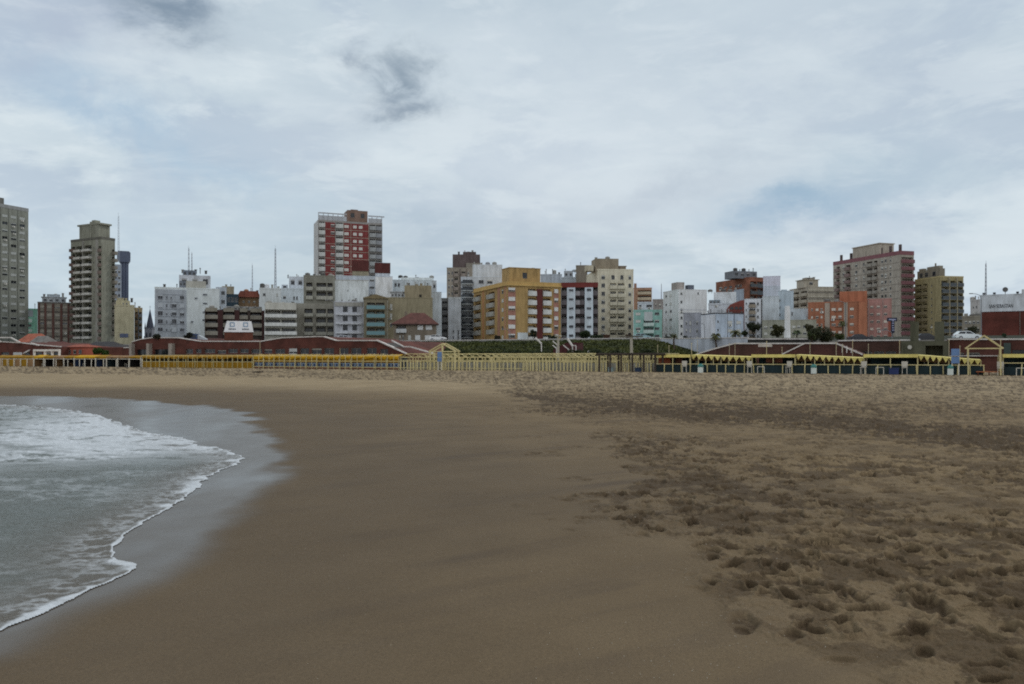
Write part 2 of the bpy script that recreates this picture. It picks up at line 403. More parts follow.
mast('tall lattice mast rising behind the dark tower', 118.4, 216, 262, 360, .9)

# cream blocks
b = Bld('cream party-wall block with a stepped top right of the dark tower', 114.5, 114.5, 134.2, 262, 306, (146, 138, 108), depth=11)
b.top(116, 130, 300.5, (150, 142, 110), back=1.5, dp=5); b.top(117, 124, 297.8, (140, 132, 104), back=2, dp=3, zbase=b.Z(301)); b.clutter(116, 132, 4, (140, 132, 104), zz=b.Z(301), hm=1.2)
b.stripe('R', 119.8, 128.2, (76, 84, 108), y0=333.4, y1=337.4, name='wall_sign', out=.12)
b.rows('R', 302.5, 6, 1, [('w', 122.5, 124, {'h': .5, 'st': (0,)}), ('w', 126, 127.5, {'h': .5, 'st': (0,)})]); b.done()
b = Bld('ochre block with dark balconies beside the cream party wall', 134.4, 134.4, 142.3, 268, 309, (136, 118, 84), depth=8)
b.rows('R', 312, 6.3, 5, [('b', 134.9, 137.6, {'c': (96, 74, 52), 'ph': .4, 'h': .74}), ('b', 138.9, 141.9, {'c': (92, 96, 104), 'ph': .4, 'h': .74})])
b.stripe('R', 138.1, 138.6, (92, 110, 136), name='downpipe', out=.2); b.clutter(135, 141, 2); b.done()

# church
def church():
    d = 420; x = K(148.3)*d; r = empty('church', (x, d, 6.2)); tag(r, 'grey stone church tower with a slender dark pointed spire', 'church')
    m = d/F; zt = ZP(328, d)-6.2; za = ZP(308.5, d)-6.2; st = mat((98, 100, 108), 2, .9, .35, 'stone'); sl = mat((54, 58, 72), 1.8, .7, .2, 'slate')
    b = MB(); w = 2.0
    for z in (0,): b.box(-w, 0, 0, w, 4, zt-.3)
    b.box(-w-.25, -.25, zt-.297, w+.25, 4.25, zt); b.box(-w-.8, 1.0, 0, -w-.003, 6, zt*.62); b.box(w+.003, 1, 0, w+.9, 6, zt*.55)
    b.build('tower', st, r)
    s = MB(); s.bar((0, 2, zt+.003), (0, 2, za), 2.0, r2=.05, n=8, ph=math.pi/8); s.build('spire', sl, r)
    for a in (-1, 1):
        for c in (.3, 3.7): p = MB(); p.bar((a*1.8, c, zt+.003), (a*1.8, c, zt+3), .4, r2=.03, n=6); p.build('pinnacle', sl, r)
    c = MB(); c.bar((0, 2, za-.1), (0, 2, za+1.6), .07).bar((-.45, 2, za+1.0), (.45, 2, za+1.0), .07); c.build('cross', sl, r)
    for q in (-.9, .9): g = MB(); g.prism([(q-.4, zt-6), (q+.4, zt-6), (q+.4, zt-3), (q, zt-2.2), (q-.4, zt-3)], -.03, .1); g.build('belfry_opening', GL, r)
church()

# white hospital-like block
b = Bld('large white block with a blank side wall and mechanical floors and antennas on its roof', 154.7, 154.7, 219.5, 250, 288, (158, 164, 172), depth=16, dirt=.2, par=.4)
b.stripe('R', 155, 186.3, (132, 138, 144), y0=289, out=.25, name='front_panel')
for i in range(6):
    y = 294 + i*7.4
    b.stripe('R', 158, 184, (112, 118, 126), y0=y, y1=y+.5, out=.31, name='floor_band')
b.done()
Yw = -.25
for i in range(5):
    for p, wd, hh in ((159.2, 1.5, 1.4), (165.6, .5, 1.1), (170.1, .5, 1.1), (173, 1.5, 1.5), (181.0, 1.3, 1.2)):
        if i == 0 and p in (173,): continue
        me = window_mesh(round(wd, 1), round(hh, 1), random.choice((0, 0, 1, 3)), (128, 132, 138), (140, 146, 152))
        put('window', me, b.root, (b.X(p, -.45)+.3, Yw-.19, b.Z(299+i*8.2)), 0)
for p, y in ((205, 294), (205, 303), (204.6, 312), (204.4, 320), (196, 298), (192, 322)):
    put('vent', window_mesh(.8 if p < 200 else 1.3, .5, 0, (128, 132, 138), (140, 146, 152)), b.root, (b.X(p, 0), -.19, b.Z(y)), 0)
b.top(179, 210.6, 275.3, (150, 154, 160), back=1.5, dp=9, wins=3); b.top(186, 206, 281, (142, 140, 130), back=.8, dp=.6, zbase=b.H+.45)
b.top(182.8, 196.4, 270.3, (96, 104, 116), back=3, dp=4, zbase=b.Z(276), wins=3)
b.top(179.2, 186, 281, (100, 106, 116), back=1.0, dp=.4, zbase=b.H+.45, wins=2)
b.clutter(182, 206, 5, zz=b.Z(270.5), hm=1.1, back=4, kinds=('chimney', 'vent_pipe')); b.clutter(158, 178, 2, hm=1.3)
mast('left antenna of the pair on the white block roof', 188.7, 248, 272, 258, .5)
mast('thinner right antenna of the pair on the white block roof', 191.8, 253, 272, 258, .35)
b = Bld('pale narrow block behind the right shoulder of the white block', 216, 216, 226.5, 262, 288.5, (140, 146, 154), depth=12)
b.rows('R', 291, 9, 3, [('w', 221, 225, {'h': .4, 'st': (0, 1)})]); b.done()
b = Bld('small beige block peeping above the teal-screened terrace', 222, 222, 234, 300, 287.5, (132, 122, 100), depth=8); b.clutter(223, 233, 2); b.done()
b = Bld('low terrace building screened in dark teal', 226.5, 226.5, 238.4, 266, 294.5, (44, 64, 76), depth=8, par=.2)
b.rows('R', 297, 6, 1, [('w', 227, 238, {'h': .8, 'st': (0,), 'n': 3})]); b.done()
b = Bld('ochre house with a terracotta lean-to roof below the two masts', 238.4, 238.4, 259.2, 270, 293.6, (118, 92, 62), depth=9, par=0)
b.rows('R', 300.5, 7, 1, [('w', 241, 257, {'h': .3, 'st': (1, 2), 'n': 3, 'gap': 1})])
r_ = MB(); W_, H_ = b.W, b.H
r_.prism([(-.5, H_-1.2), (W_+.4, H_-1.2), (W_-.4, H_+.9), (.6, H_+.9)], -1.0, 7); r_.build('tiled_roof', mat((122, 62, 44), 2, .9, .4, 'terracotta'), b.root)
b.clutter(246, 258, 3, (130, 90, 60), zz=H_+.6, hm=.9); b.done()
mast('short thin mast above the terracotta roof', 252.3, 265, 291, 300, .4)
mast('tall grey mast rising from the white house', 275.3, 248.5, 290, 285, .7, True)

# dark-brown balcony block
b = Bld('long low block with beige balcony bands and dark brown piers', 204.6, 204.6, 264.4, 236, 309.5, (70, 58, 52), depth=13, par=0)
cols = [(205.6, 217.4), (223.5, 234.2), (239.8, 247.6), (250.4, 261.4)]
b.rows('R', 311.8, 8.15, 4, [('b', a, c, {'c': (116, 110, 98), 'ph': .42, 'h': .78, 'out': .5, 'dp': 2.0, 'st': (0, 4), 'fc': (70, 66, 62)}) for a, c in cols])
for a, c in ((217.8, 222.8), (234.6, 239.3), (261.8, 264.2)): b.stripe('R', a, c, (64, 36, 34), out=.45, name='brown_pier')
for a, c in cols: b.stripe('R', a, c, (118, 112, 98), y0=307.6, y1=311.4, out=.5, name='roof_balustrade')
b.top(226, 262, 306.5, (120, 120, 118), back=3, dp=5, wins=6); b.clutter(206, 262, 7, hm=1.1); b.done()

# white balcony block
b = Bld('cream-white block of continuous white balconies beside the brown-pier block', 264.8, 264.8, 296.4, 234, 305, (136, 134, 124), depth=13, par=.3)
b.stripe('R', 265, 296.2, (156, 154, 144), y0=302.5, y1=309.5, out=.9, name='roof_fascia')
b.rows('R', 310.6, 8.7, 4, [('b', 265.4, 280.4, {'c': (164, 164, 160), 'ph': .34, 'h': .72, 'dp': 1.6, 'ov': .25}), ('b', 281.4, 296, {'c': (164, 164, 160), 'ph': .34, 'h': .72, 'dp': 1.6, 'ov': .25})])
b.clutter(268, 294, 4, hm=1); b.done()

# white stepped houses behind
b = Bld('plain white party-wall house right of the terracotta roof', 259.4, 259.4, 281, 262, 289.2, (158, 168, 172), depth=12, dirt=.25)
b.rows('R', 293.2, 9, 1, [('w', 263, 265.6, {'h': .3, 'st': (0, 1)}), ('w', 276, 278, {'h': .3, 'st': (3,)})]); b.clutter(262, 280, 4, (150, 152, 156)); b.done()
b = Bld('stepped white block with small roof turrets left of the red tower', 281, 281, 304.5, 282, 289.3, (154, 162, 170), depth=12, dirt=.25)
b.top(289, 304, 276.6, (154, 160, 168), back=1, dp=8, wins=2); b.top(281.5, 288, 284.6, (150, 158, 166), back=2, dp=5, wins=1)
b.rows('R', 296, 9, 1, [('w', 283, 286, {'h': .3}), ('w', 292.6, 298.4, {'h': .42, 'st': (0,), 'n': 2})]); b.clutter(283, 303, 4, (150, 156, 162), zz=b.Z(277), hm=.8); b.done()

# red and white tower
b = Bld('tall red and white residential tower standing above all its neighbours', 313.8, 318.2, 382.3, 300, 219.5, (122, 118, 114), yaw=22, par=0, dirt=.2)
op = {'c': (150, 150, 146), 'ph': .5, 'h': .7, 'out': .8, 'dp': 1.1, 'sc': (120, 116, 110), 'st': (0, 0, 3)}
b.stripe('R', 325.1, 335.0, (118, 44, 42), y0=221.5, out=.06, name='red_wall'); b.stripe('R', 343.4, 368.6, (118, 44, 42), y0=221.5, out=.06, name='red_wall')
b.rows('R', 221.5, 7.3, 8, [('b', 318.9, 324.6, op), ('b', 335.8, 342.6, op), ('b', 369.5, 375.2, {**op, 'c': (126, 128, 128)}), ('b', 376, 381.6, {**op, 'c': (118, 120, 124)})])
b.bands('R', 228.2, 7.3, 8, .55, (134, 118, 104), out=.14, p0=325.1, p1=335); b.bands('R', 228.2, 7.3, 8, .55, (134, 118, 104), out=.14, p0=343.4, p1=368.6)
for i in range(8):
    for p, st in ((332.6, 1), (346.4, 3), (354.8, 3), (360.6, 3)):
        if random.random() < .12: continue
        put('window', window_mesh(1.4 if p != 346.4 else 1.7, 1.1, st, (140, 128, 118), (158, 154, 148)), b.root, (b.X(p), -.26, b.Z(226.3+7.3*i)), 0)
for p in (343.3, 350.6, 368.3): b.stripe('R', p, p+.5, (134, 118, 104), y0=221.5, out=.15, name='pilaster')
b.rows('L', 223, 7.3, 8, [('w', 315.2, 316.6, {'h': .3, 'st': (0, 3)})])
b.stripe('L', 313.9, 318.1, (150, 148, 146), out=.05, name='side_wall')
b.top(347.5, 367.6, 210.6, (116, 90, 76), back=.8, dp=7, wins=2); b.top(351, 358, 209.6, (110, 84, 70), back=3, dp=3, zbase=b.Z(211)); b.done()
z0 = b.H+.003; z1 = b.Z(213.2); c1, c2 = MB(), MB()
for i in range(14):
    px = 318.6 + i*(63.2/13)
    if 347 < px < 368: continue
    x = b.X(px); (c1 if px < 350 else c2).box(x-.12, 0.0, z0, x+.12, .25, z1)
c1.box(0, -.03, z1+.003, b.X(346.8), .28, z1+.45); c2.box(b.X(368.4), -.03, z1+.003, b.W+.8, .28, z1+.45)
c1.box(0, .251, z0, b.X(346.8), .31, z0+(z1-z0)*.75); c2.box(b.X(368.4), .251, z0, b.W, .31, z0+(z1-z0)*.75)
for c in (c1, c2): c.build('roof_screen', mat((140, 142, 146), 2, .7, .2, 'white_frame'), b.root)

# blocks under the tower
b = Bld('block with two maroon rooftop tank rooms in front of the red tower', 336, 336, 392.6, 266, 276, (140, 146, 154), depth=10, par=.2)
b.top(351.8, 368.8, 260.6, (84, 38, 34), back=1, dp=7, zbase=b.Z(270.3), name='maroon_tank_room'); b.top(352.2, 368.5, 270.4, (122, 114, 92), back=1.2, dp=6.6, zbase=b.H+.003)
b.top(374.9, 390.4, 262.8, (84, 38, 34), back=1, dp=7, zbase=b.Z(272), name='maroon_tank_room'); b.top(375.2, 390.0, 272.1, (150, 156, 164), back=1.1, dp=6.6, zbase=b.H+.003)
b.rows('R', 278.5, 7.4, 4, [('w', 369.6, 374.3, {'h': .3, 'st': (0, 0, 1)})])
b.stripe('R', 375.3, 392.4, (162, 168, 178), y0=276.2, out=.3, name='white_bay'); b.done()
b = Bld('grey-beige stepped block with bands of balconies left of the blank white wall', 296.2, 296.2, 334.6, 246, 303.2, (118, 114, 102), depth=13, par=.0)
op = {'c': (132, 130, 118), 'ph': .3, 'h': .8, 'out': .9, 'dp': 1.6, 'st': (0, 0, 4), 'fc': (60, 58, 56)}
b.rows('R', 308.5, 9.3, 4, [('b', 304.4, 312.6, op), ('b', 316.2, 326.0, op), ('b', 327.4, 333.4, op)]); b.done()
b = Bld('upper set-back storeys of the grey-beige balcony block', 303.6, 303.6, 334.9, 249, 276, (114, 112, 100), depth=11, par=.3, zb=ZP(303.1, 246))
b.rows('R', 282.5, 9.1, 3, [('b', 306.2, 312.4, {**op, 'ph': .34}), ('b', 316.4, 326.4, {**op, 'ph': .34}), ('b', 327.4, 332.6, {**op, 'ph': .34})]); b.clutter(306, 334, 5, hm=.9); b.done()
upper = b.root; lower = [o for o in COL.objects if o.get('label', '').startswith('grey-beige stepped block')][0]
bpy.context.view_layer.update()
upper.parent = lower; upper.matrix_parent_inverse = Matrix(); upper.matrix_local = lower.matrix_basis.inverted() @ upper.matrix_basis
upper.name = 'upper_storeys'
for k_ in ('label', 'category'): del upper[k_]
for ch in [c_ for c_ in COL.objects if c_.parent == upper and c_.children]: pass
b = Bld('plain blank white party wall rising under the maroon tank rooms', 334.9, 334.9, 368.6, 252, 280.3, (158, 166, 178), depth=12, par=.2, parc=(140, 138, 130))
b.rows('R', 289.8, 9, 1, [('w', 347.4, 348.6, {'h': .1, 'st': (0,)})]); b.rows('R', 297.9, 9, 1, [('w', 355, 356.8, {'h': .12, 'st': (0,)})]); b.done()
b = Bld('white block with three rows of paired dark windows below the blank white wall', 334.3, 334.3, 363.6, 240, 302, (146, 148, 154), depth=8, par=.3)
b.rows('R', 306.5, 9.2, 4, [('w', 343, 347.6, {'h': .55, 'st': (0,), 'fc': (60, 60, 62)}), ('w', 352.3, 357, {'h': .55, 'st': (0,), 'fc': (60, 60, 62)})])
b.bands('R', 313.8, 9.2, 3, 1.3, (156, 158, 162), out=.8, p0=336, p1=361.4, name='balcony_slab'); b.stripe('R', 335, 362.6, (132, 130, 122), y0=302.2, y1=306, out=.25, name='cornice')
b.clutter(337, 361, 3, hm=.8); b.done()
b = Bld('olive block with blue-green glass balconies beside the maroon-roofed house', 363.8, 363.8, 387.6, 238, 298.5, (110, 102, 80), depth=10, par=0)
b.rows('R', 302.5, 8.6, 5, [('b', 367, 375.4, {'c': (112, 104, 74), 'pk': 'glass', 'ph': .45, 'h': .78, 'out': .9, 'st': (0, 2), 'sc': (110, 132, 134)}), ('b', 376, 384.4, {'c': (112, 104, 74), 'pk': 'glass', 'ph': .45, 'h': .78, 'out': .9, 'st': (0, 2), 'sc': (110, 132, 134)})])
c = MB(); c.prism([(-.2, b.H+.003), (b.W+.1, b.H+.003), (b.W+.1, b.H+.3), (b.W*.5, b.H+1.3), (-.2, b.H+.3)], -.3, 9); c.build('low_gable_roof', mat((112, 98, 66), 2, .9, .3, 'wall_paint'), b.root); b.done()
b = Bld('beige stepped party-wall block looming over the maroon-roofed house', 387.8, 387.8, 432.6, 243, 298, (126, 116, 88), depth=12, par=.25)
b.top(404.5, 431.5, 285.4, (128, 116, 88), back=.03, dp=9, wins=0)
b.clutter(405, 431, 7, (120, 108, 84), zz=b.Z(285.4), hm=.7, back=1, kinds=('chimney', 'vent_pipe')); b.top(391, 404, 292.2, (138, 142, 146), back=2, dp=6, wins=4, over=.3)
b.rows('R', 304, 9.5, 3, [('w', 390, 392.2, {'h': .4, 'st': (1, 3)})]); b.stripe('R', 419.4, 421.6, (50, 46, 42), y0=294.2, y1=297.1, name='vent', out=.08); b.done()
b = Bld('white block with dark top-floor openings behind the beige stepped block', 392.8, 392.8, 433.6, 274, 280.4, (154, 162, 170), depth=12, par=.3)
b.rows('R', 283, 8, 2, [('w', 394, 400.5, {'h': .45, 'st': (0,), 'n': 2})]); b.top(401, 433, 277.6, (158, 166, 172), back=1.2, dp=8); b.clutter(396, 432, 5, hm=.8, zz=b.Z(278)); b.done()
b = Bld('tall plain white wall at the right end of the beige stepped block', 431.8, 431.8, 441.4, 250, 292.5, (150, 158, 164), depth=9, par=.2)
b.top(432, 436.6, 280.5, (146, 152, 158), back=.4, dp=5, wins=1); b.done()
b = Bld('narrow block with a dark column of balconies left of a tall blank wall', 441.5, 441.5, 448.0, 262, 298.6, (100, 98, 96), depth=8, par=.2)
b.rows('R', 301.5, 7.2, 5, [('b', 442, 447.4, {'c': (96, 94, 92), 'h': .76, 'out': .7})]); b.done()
b = Bld('tall blank pale wall between the dark balconies and the curved balconies', 448.2, 448.2, 461, 258, 299.6, (142, 146, 150), depth=10, par=.2)
b.top(448.2, 460.9, 297, (134, 136, 134), back=1, dp=5); b.rows('R', 330, 6.2, 2, [('w', 452.6, 454.2, {'h': .5, 'st': (0,)}), ('w', 457.4, 459.4, {'h': .9, 'st': (0,)})]); b.done()

# house with hip roof
def house():
    d = 214; th = -math.atan(K(415)); zb = 6.2
    T = Bld('two-storey beige stone house with a maroon hipped roof', 393.6, 393.6, 436.4, d, 323.8, (112, 100, 84), depth=9, par=0, cat='house', name='house', zb=zb)
    T.rows('R', 325.2, 8, 1, [('w', 417.4, 423.2, {'h': .55, 'st': (3,), 'sc': (170, 170, 170)}), ('w', 425.8, 432, {'h': .55, 'st': (3,), 'sc': (170, 170, 170)})])
    T.rows('R', 325.2, 7.4, 1, [('b', 396.4, 406, {'c': (150, 152, 152), 'ph': .45, 'h': .95, 'out': 1.2})])
    T.rows('R', 335, 7, 1, [('w', 398.5, 404.5, {'h': .7, 'n': 2}), ('w', 408, 411, {'h': .7, 'st': (3,)}), ('w', 415, 420.4, {'h': .7, 'st': (3,), 'sc': (160, 160, 160)}), ('w', 425, 432, {'h': .7, 'st': (3,), 'sc': (160, 160, 160)})])
    W, D, H = T.W, T.D, T.H; e = .7; zr_ = T.Z(311.8); m = MB()
    A = [(-e, -e, H), (W+e, -e, H), (W+e, D+e, H), (-e, D+e, H)]; x1, x2 = W*.40, W*.72; y_ = D*.5
    r1, r2 = (x1, y_, zr_), (x2, y_, zr_)
    m.poly([A[0], A[1], r2, r1]); m.poly([A[1], A[2], r2]); m.poly([A[2], A[3], r1, r2]); m.poly([A[3], A[0], r1]); m.poly([(p[0], p[1], p[2]-.01) for p in reversed(A)])
    m.build('roof', mat((88, 50, 42), 1.9, .9, .35, 'roof_tiles'), T.root)
    m = MB(); m.box(-e, -e-.05, H-.28, W+e, -e+.02, H-.005); m.build('gutter', mat((70, 50, 46), 2), T.root)
    m = MB(); m.box(W*.25, D*.55, H+.8, W*.25+.7, D*.55+.7, zr_+.4); m.build('chimney', mat((112, 100, 84), 2), T.root)
    T.done()
house()

# brownish tower
b = Bld('tall brown-topped tower behind the block with curved balconies', 446.8, 446.8, 476, 318, 268.5, (128, 118, 104), depth=14, yaw=2, par=.4)
b.rows('R', 271.5, 6.9, 6, [('b', 454.4, 458, {'c': (122, 110, 100), 'h': .7}), ('b', 461.6, 465.4, {'c': (122, 110, 100), 'h': .7})] + [('w', x, x+1.6, {'h': .4}) for x in (448.2, 451.4, 467.5)])
for x in (453.2, 459.2, 460.4, 466.4): b.stripe('R', x, x+.7, (104, 92, 86), out=.12, name='wall_rib')
b.top(452.6, 480, 254.4, (88, 74, 72), back=.8, dp=9); b.top(466, 480, 263, (118, 110, 98), back=.3, dp=.4, zbase=b.H+.42)
b.top(463, 476, 251.8, (86, 72, 70), back=2, dp=5, zbase=b.Z(255)); b.clutter(455, 478, 4, (84, 70, 68), zz=b.Z(253), hm=1.4, back=4, kinds=('chimney', 'vent_pipe')); b.done()

# curved balconies
b = Bld('white block with seven rounded dark balcony tiers and a blank right wall', 461.0, 461.0, 502.6, 268, 277.6, (150, 156, 162), depth=13, par=.3)
b.top(472.5, 502.2, 264.6, (152, 158, 164), back=.05, dp=9); b.top(478, 491, 272.4, (110, 110, 112), back=.02, dp=.02, zbase=b.Z(277.4)) if False else None
m_ = b.d/F
for i in range(9):
    z = b.Z(284.4+6.7*i)
    if z < 1: break
    c = MB(); W_ = b.X(473.4); n = 12; pts = [(W_*(1-math.cos(math.pi*q/n))/2, -1.5*math.sin(math.pi*q/n)**.5*1.1-.02) for q in range(n+1)]
    for zz, hh, off in ((z-.1, .3, 0), (z+.2, .75, -.12)):
        top_ = [(x, y-off*.5, zz+hh) for x, y in pts]; bot = [(x, y-off*.5, zz) for x, y in pts]
        mi = 0 if hh < .5 else 1
        c.poly(top_, mi); c.poly(list(reversed(bot)), mi)
        for q in range(n): c.poly([bot[q], bot[q+1], top_[q+1], top_[q]], mi)
    c.build('curved_balcony', [mat((136, 140, 140), 2, .8, .3, 'balcony'), glassmat((52, 58, 64), 'dark_balustrade', 1, .3)], b.root)
b.rows('R', 279.8, 6.7, 9, [('w', 462.4, 472.6, {'h': .62, 'st': (0,), 'fc': (60, 62, 64)})])
b.rows('R', 279.9, 6.7, 1, [('w', 478.6, 483.6, {'h': .55, 'st': (0,)}), ('w', 487.2, 492.6, {'h': .55, 'st': (0, 1)})])
b.clutter(474, 500, 5, (110, 112, 116), zz=b.Z(265), hm=.9); b.done()

# yellow block
b = Bld('mustard yellow corner block with salmon, maroon and white bays', 473.6, 507.4, 561.0, 236, 284.4, YEL, yaw=22, par=1.0, parc=(156, 124, 56), gain=2.1)
ow = {'h': .42, 'st': (3, 3, 2), 'sc': (168, 164, 156), 'fc': (130, 116, 90)}
wb = {'c': (158, 158, 154), 'ph': .46, 'h': .72, 'out': .7, 'dp': 1.0, 'st': (3, 2, 0), 'sc': (150, 150, 146)}
b.stripe('R', 507.9, 515.6, (144, 96, 80), y0=288.4, out=.05, name='salmon_bay'); b.stripe('R', 536.4, 542.2, (92, 40, 36), y0=288, out=.35, name='maroon_strip'); b.stripe('R', 553.5, 558.6, (144, 96, 80), y0=289, out=.05, name='salmon_bay')
b.rows('R', 288.0, 9.25, 6, [('b', 528.0, 535.8, wb), ('b', 542.8, 550.4, wb)])
for i in range(6):
    for p, w_ in ((511.6, 2.1), (556.0, 1.3)):
        put('window', window_mesh(w_, 1.2, random.choice((3, 3, 2, 1)), (130, 116, 90), (168, 166, 160)), b.root, (b.X(p), -.26, b.Z(291.6+9.25*i)), 0)
b.rows('L', 288.6, 9.3, 6, [('b', 475.2, 480.8, {**wb, 'c': (130, 128, 120)}), ('b', 488.4, 494.6, {**wb, 'c': (130, 128, 120)}), ('w', 501.6, 503.4, {'h': .4, 'st': (3, 0, 1)})])
b.stripe('L', 497.6, 500.2, (140, 96, 72), out=.05, name='salmon_bay'); b.stripe('L', 482.4, 484.2, (150, 100, 50), out=.05, name='ochre_strip')
b.stripe('L', 504.4, 506.2, (150, 104, 70), out=.05, name='salmon_bay'); b.stripe('L', 485.4, 487.2, (124, 96, 48), out=.12, name='wall_rib')
b.stripe('R', 517.4, 527.4, (152, 158, 160), y0=332.4, out=.3, name='white_shopfront')
b.done(); b.top(509.2, 540.3, 268.6, YEL, back=3, dp=6, zbase=b.H+.4, wins=1, over=.12, wm=b.wallm)
b.clutter(532, 538, 2, (80, 70, 60), zz=b.Z(268.3), back=4, hm=1.2, kinds=('chimney',))
for L_ in ((0, 1),):
    c = MB(); c.box(-.45, -.45, b.H-.35, b.W+.2, -.004, b.H-.01); c.box(-.45, -.004, b.H-.35, -.004, b.D, b.H-.01); c.build('cornice', mat((156, 126, 58), 2, .8, .2, 'cornice_paint'), b.root)

# whitish blocks behind yellow block
b = Bld('low whitish block with a stepped roof behind the yellow block', 540.6, 540.6, 562, 310, 275.4, (138, 144, 150), depth=10)
b.clutter(542, 561, 5, (132, 138, 144), hm=2.2); b.done()
b = Bld('grey-white block with cluttered roof behind the maroon-topped block', 562, 562, 587, 300, 278.4, (138, 146, 152), depth=10)
b.top(564, 573, 270.8, (136, 142, 148), back=1, dp=4, wins=2); b.top(575, 586, 274, (140, 144, 146), back=1.4, dp=4); b.clutter(564, 586, 4, (120, 126, 132), zz=b.Z(272), hm=.9); b.done()
b = Bld('brown-grey rooftop block left of the cream nine-storey block', 576, 576, 587.4, 290, 266.6, (108, 100, 88), depth=8); b.clutter(580, 585, 1, (70, 66, 62)); b.done()

# maroon and white
b = Bld('white-ribbed block with a maroon roof band and dark balcony columns', 561.4, 561.4, 598.0, 243, 285.6, (72, 62, 62), depth=13, par=.9, parc=(104, 36, 32))
b.stripe('R', 561.5, 597.9, (108, 40, 34), y0=283.9, y1=287.6, out=.4, name='maroon_fascia')
op = {'c': (84, 78, 80), 'ph': .42, 'h': .74, 'out': .7, 'dp': 1.3, 'st': (0, 0, 1)}
b.rows('R', 288.6, 9.1, 6, [('b', 561.9, 566.6, op), ('b', 575.6, 579.6, {**op, 'c': (120, 116, 118)}), ('b', 580.1, 584.2, op), ('b', 593.4, 597.4, op)])
for a in (567.0, 584.8): b.stripe('R', a, a+8.2, (150, 160, 172), y0=287.8, out=.75, name='white_rib')
b.done()
for i in range(6):
    for p in (571.2, 589.0): put('window', window_mesh(1.3, .7, random.choice((0, 1, 4)), (90, 94, 100), (140, 144, 150)), b.root, (b.X(p, -.9), -.95, b.Z(291.3+9.1*i)), 0)

# cream nine-storey
b = Bld('cream nine-storey block with bowed balconies and a beige tank room on its roof', 586.4, 597.6, 633.4, 262, 270.4, (164, 156, 134), yaw=5, par=.5)
b.rows('R', 275.2, 8.25, 8, [('w', 601.4, 605, {'h': .48, 'st': (0, 1)}), ('w', 628.4, 631.2, {'h': .48, 'st': (0, 1)})])
b.rows('R', 275.2, 8.25, 1, [('w', 611.4, 614.6, {'h': .5, 'st': (0,)}), ('w', 620.4, 623.4, {'h': .5, 'st': (0,)})])
b.rows('R', 283.0, 8.25, 7, [('b', 610.0, 616.2, {'c': (160, 152, 130), 'ph': .36, 'h': .66, 'out': .9, 'dp': .7, 'ov': .2}), ('b', 617.8, 624.4, {'c': (160, 152, 130), 'ph': .36, 'h': .66, 'out': .9, 'dp': .7, 'ov': .2})])
b.stripe('R', 603, 631, (84, 56, 40), y0=334.6, out=.6, name='shopfront')
b.top(595.4, 618.6, 258.6, (124, 112, 92), back=1.5, dp=7); b.top(619.4, 626, 266.6, (112, 100, 84), back=1.5, dp=5, over=.2); b.top(586.8, 593.6, 265.2, (150, 142, 120), back=1.6, dp=4)
b.clutter(596, 618, 2, (110, 100, 84), zz=b.Z(258.6), hm=.7); b.done()

b = Bld('orange and cream block with stacked balconies peeking over the turquoise block', 633.6, 633.6, 651.8, 300, 288.6, (150, 112, 86), depth=10, par=.3)
b.rows('R', 290.4, 5.6, 5, [('b', 637.8, 651.2, {'c': (150, 136, 112), 'ph': .42, 'h': .7, 'out': .9})]); b.top(634, 636.6, 283.4, (140, 104, 84), back=.5, dp=4); b.done()
mast('thin mast above the turquoise block', 661.4, 284, 300, 300, .3)
b = Bld('turquoise four-storey block with a white central bay', 633.6, 633.6, 662.2, 240, 311.2, (104, 148, 138), depth=10, par=.4)
b.stripe('R', 644.2, 652.6, (140, 146, 146), out=.05, y0=312, y1=321, name='white_bay')
b.rows('R', 312.6, 7.4, 4, [('w', 635.6, 640.6, {'h': .36, 'st': (3, 1)}), ('w', 654.6, 659.2, {'h': .36, 'st': (1, 0)})])
b.rows('R', 320.2, 7.0, 3, [('b', 643.6, 653.6, {'c': (140, 158, 152), 'ph': .4, 'h': .8, 'dp': 1.3, 'st': (0,)})]); b.done()
b = Bld('white rooftop house sitting above the turquoise block', 637.6, 637.6, 653.2, 256, 303.4, (150, 154, 160), depth=7, zb=6.2)
b.rows('R', 304.8, 5, 2, [('w', 639, 641.6, {'h': .4}), ('w', 646.4, 652, {'h': .5, 'st': (0,)})]); b.done()
b = Bld('grey-brown block between the turquoise block and the tall white block', 652.6, 652.6, 663.2, 278, 300.6, (124, 118, 116), depth=8)
b.rows('R', 303.5, 6.6, 3, [('w', 655, 656.6, {'h': .5}), ('w', 659, 661, {'h': .5})]); b.done()

# tall white block
b = Bld('tall white block with few windows, left of the low blue-white house', 663.2, 678.6, 706.9, 246, 289.6, (162, 164, 174), yaw=14, par=.15, dirt=.22)
for y in (293, 301.5, 309, 317.4, 325.6, 333.4):
    b.rows('L', y, 8, 1, [('w', 665.2, 667, {'h': .3, 'st': (0, 1, 3)}), ('w', 669.6, 671.8, {'h': .3, 'st': (0, 1, 3)})])
    b.rows('R', y-.8, 8, 1, [('w', 680.4, 682.6, {'h': .32, 'st': (0, 0, 1)})])
b.top(677.0, 684.4, 282.2, (128, 120, 114), back=3, dp=4); b.top(688, 694, 285.0, (76, 82, 94), back=3, dp=2)
b.stripe('R', 678.8, 706.7, (146, 148, 156), y0=309.2, y1=309.7, name='wall_joint', out=.04); b.rows('R', 291.8, 8, 1, [('w', 697.4, 699, {'h': .3, 'st': (0,)})]); b.done()
b = Bld('grey four-storey wing with small windows below the tall white block', 683.4, 683.4, 701.4, 228, 313.4, (126, 128, 136), depth=7, par=.2)
b.rows('R', 321.2, 7.6, 3, [('w', 685.6, 687, {'h': .5}), ('w', 689.6, 691.4, {'h': .5}), ('w', 696.2, 698, {'h': .5})]); b.done()
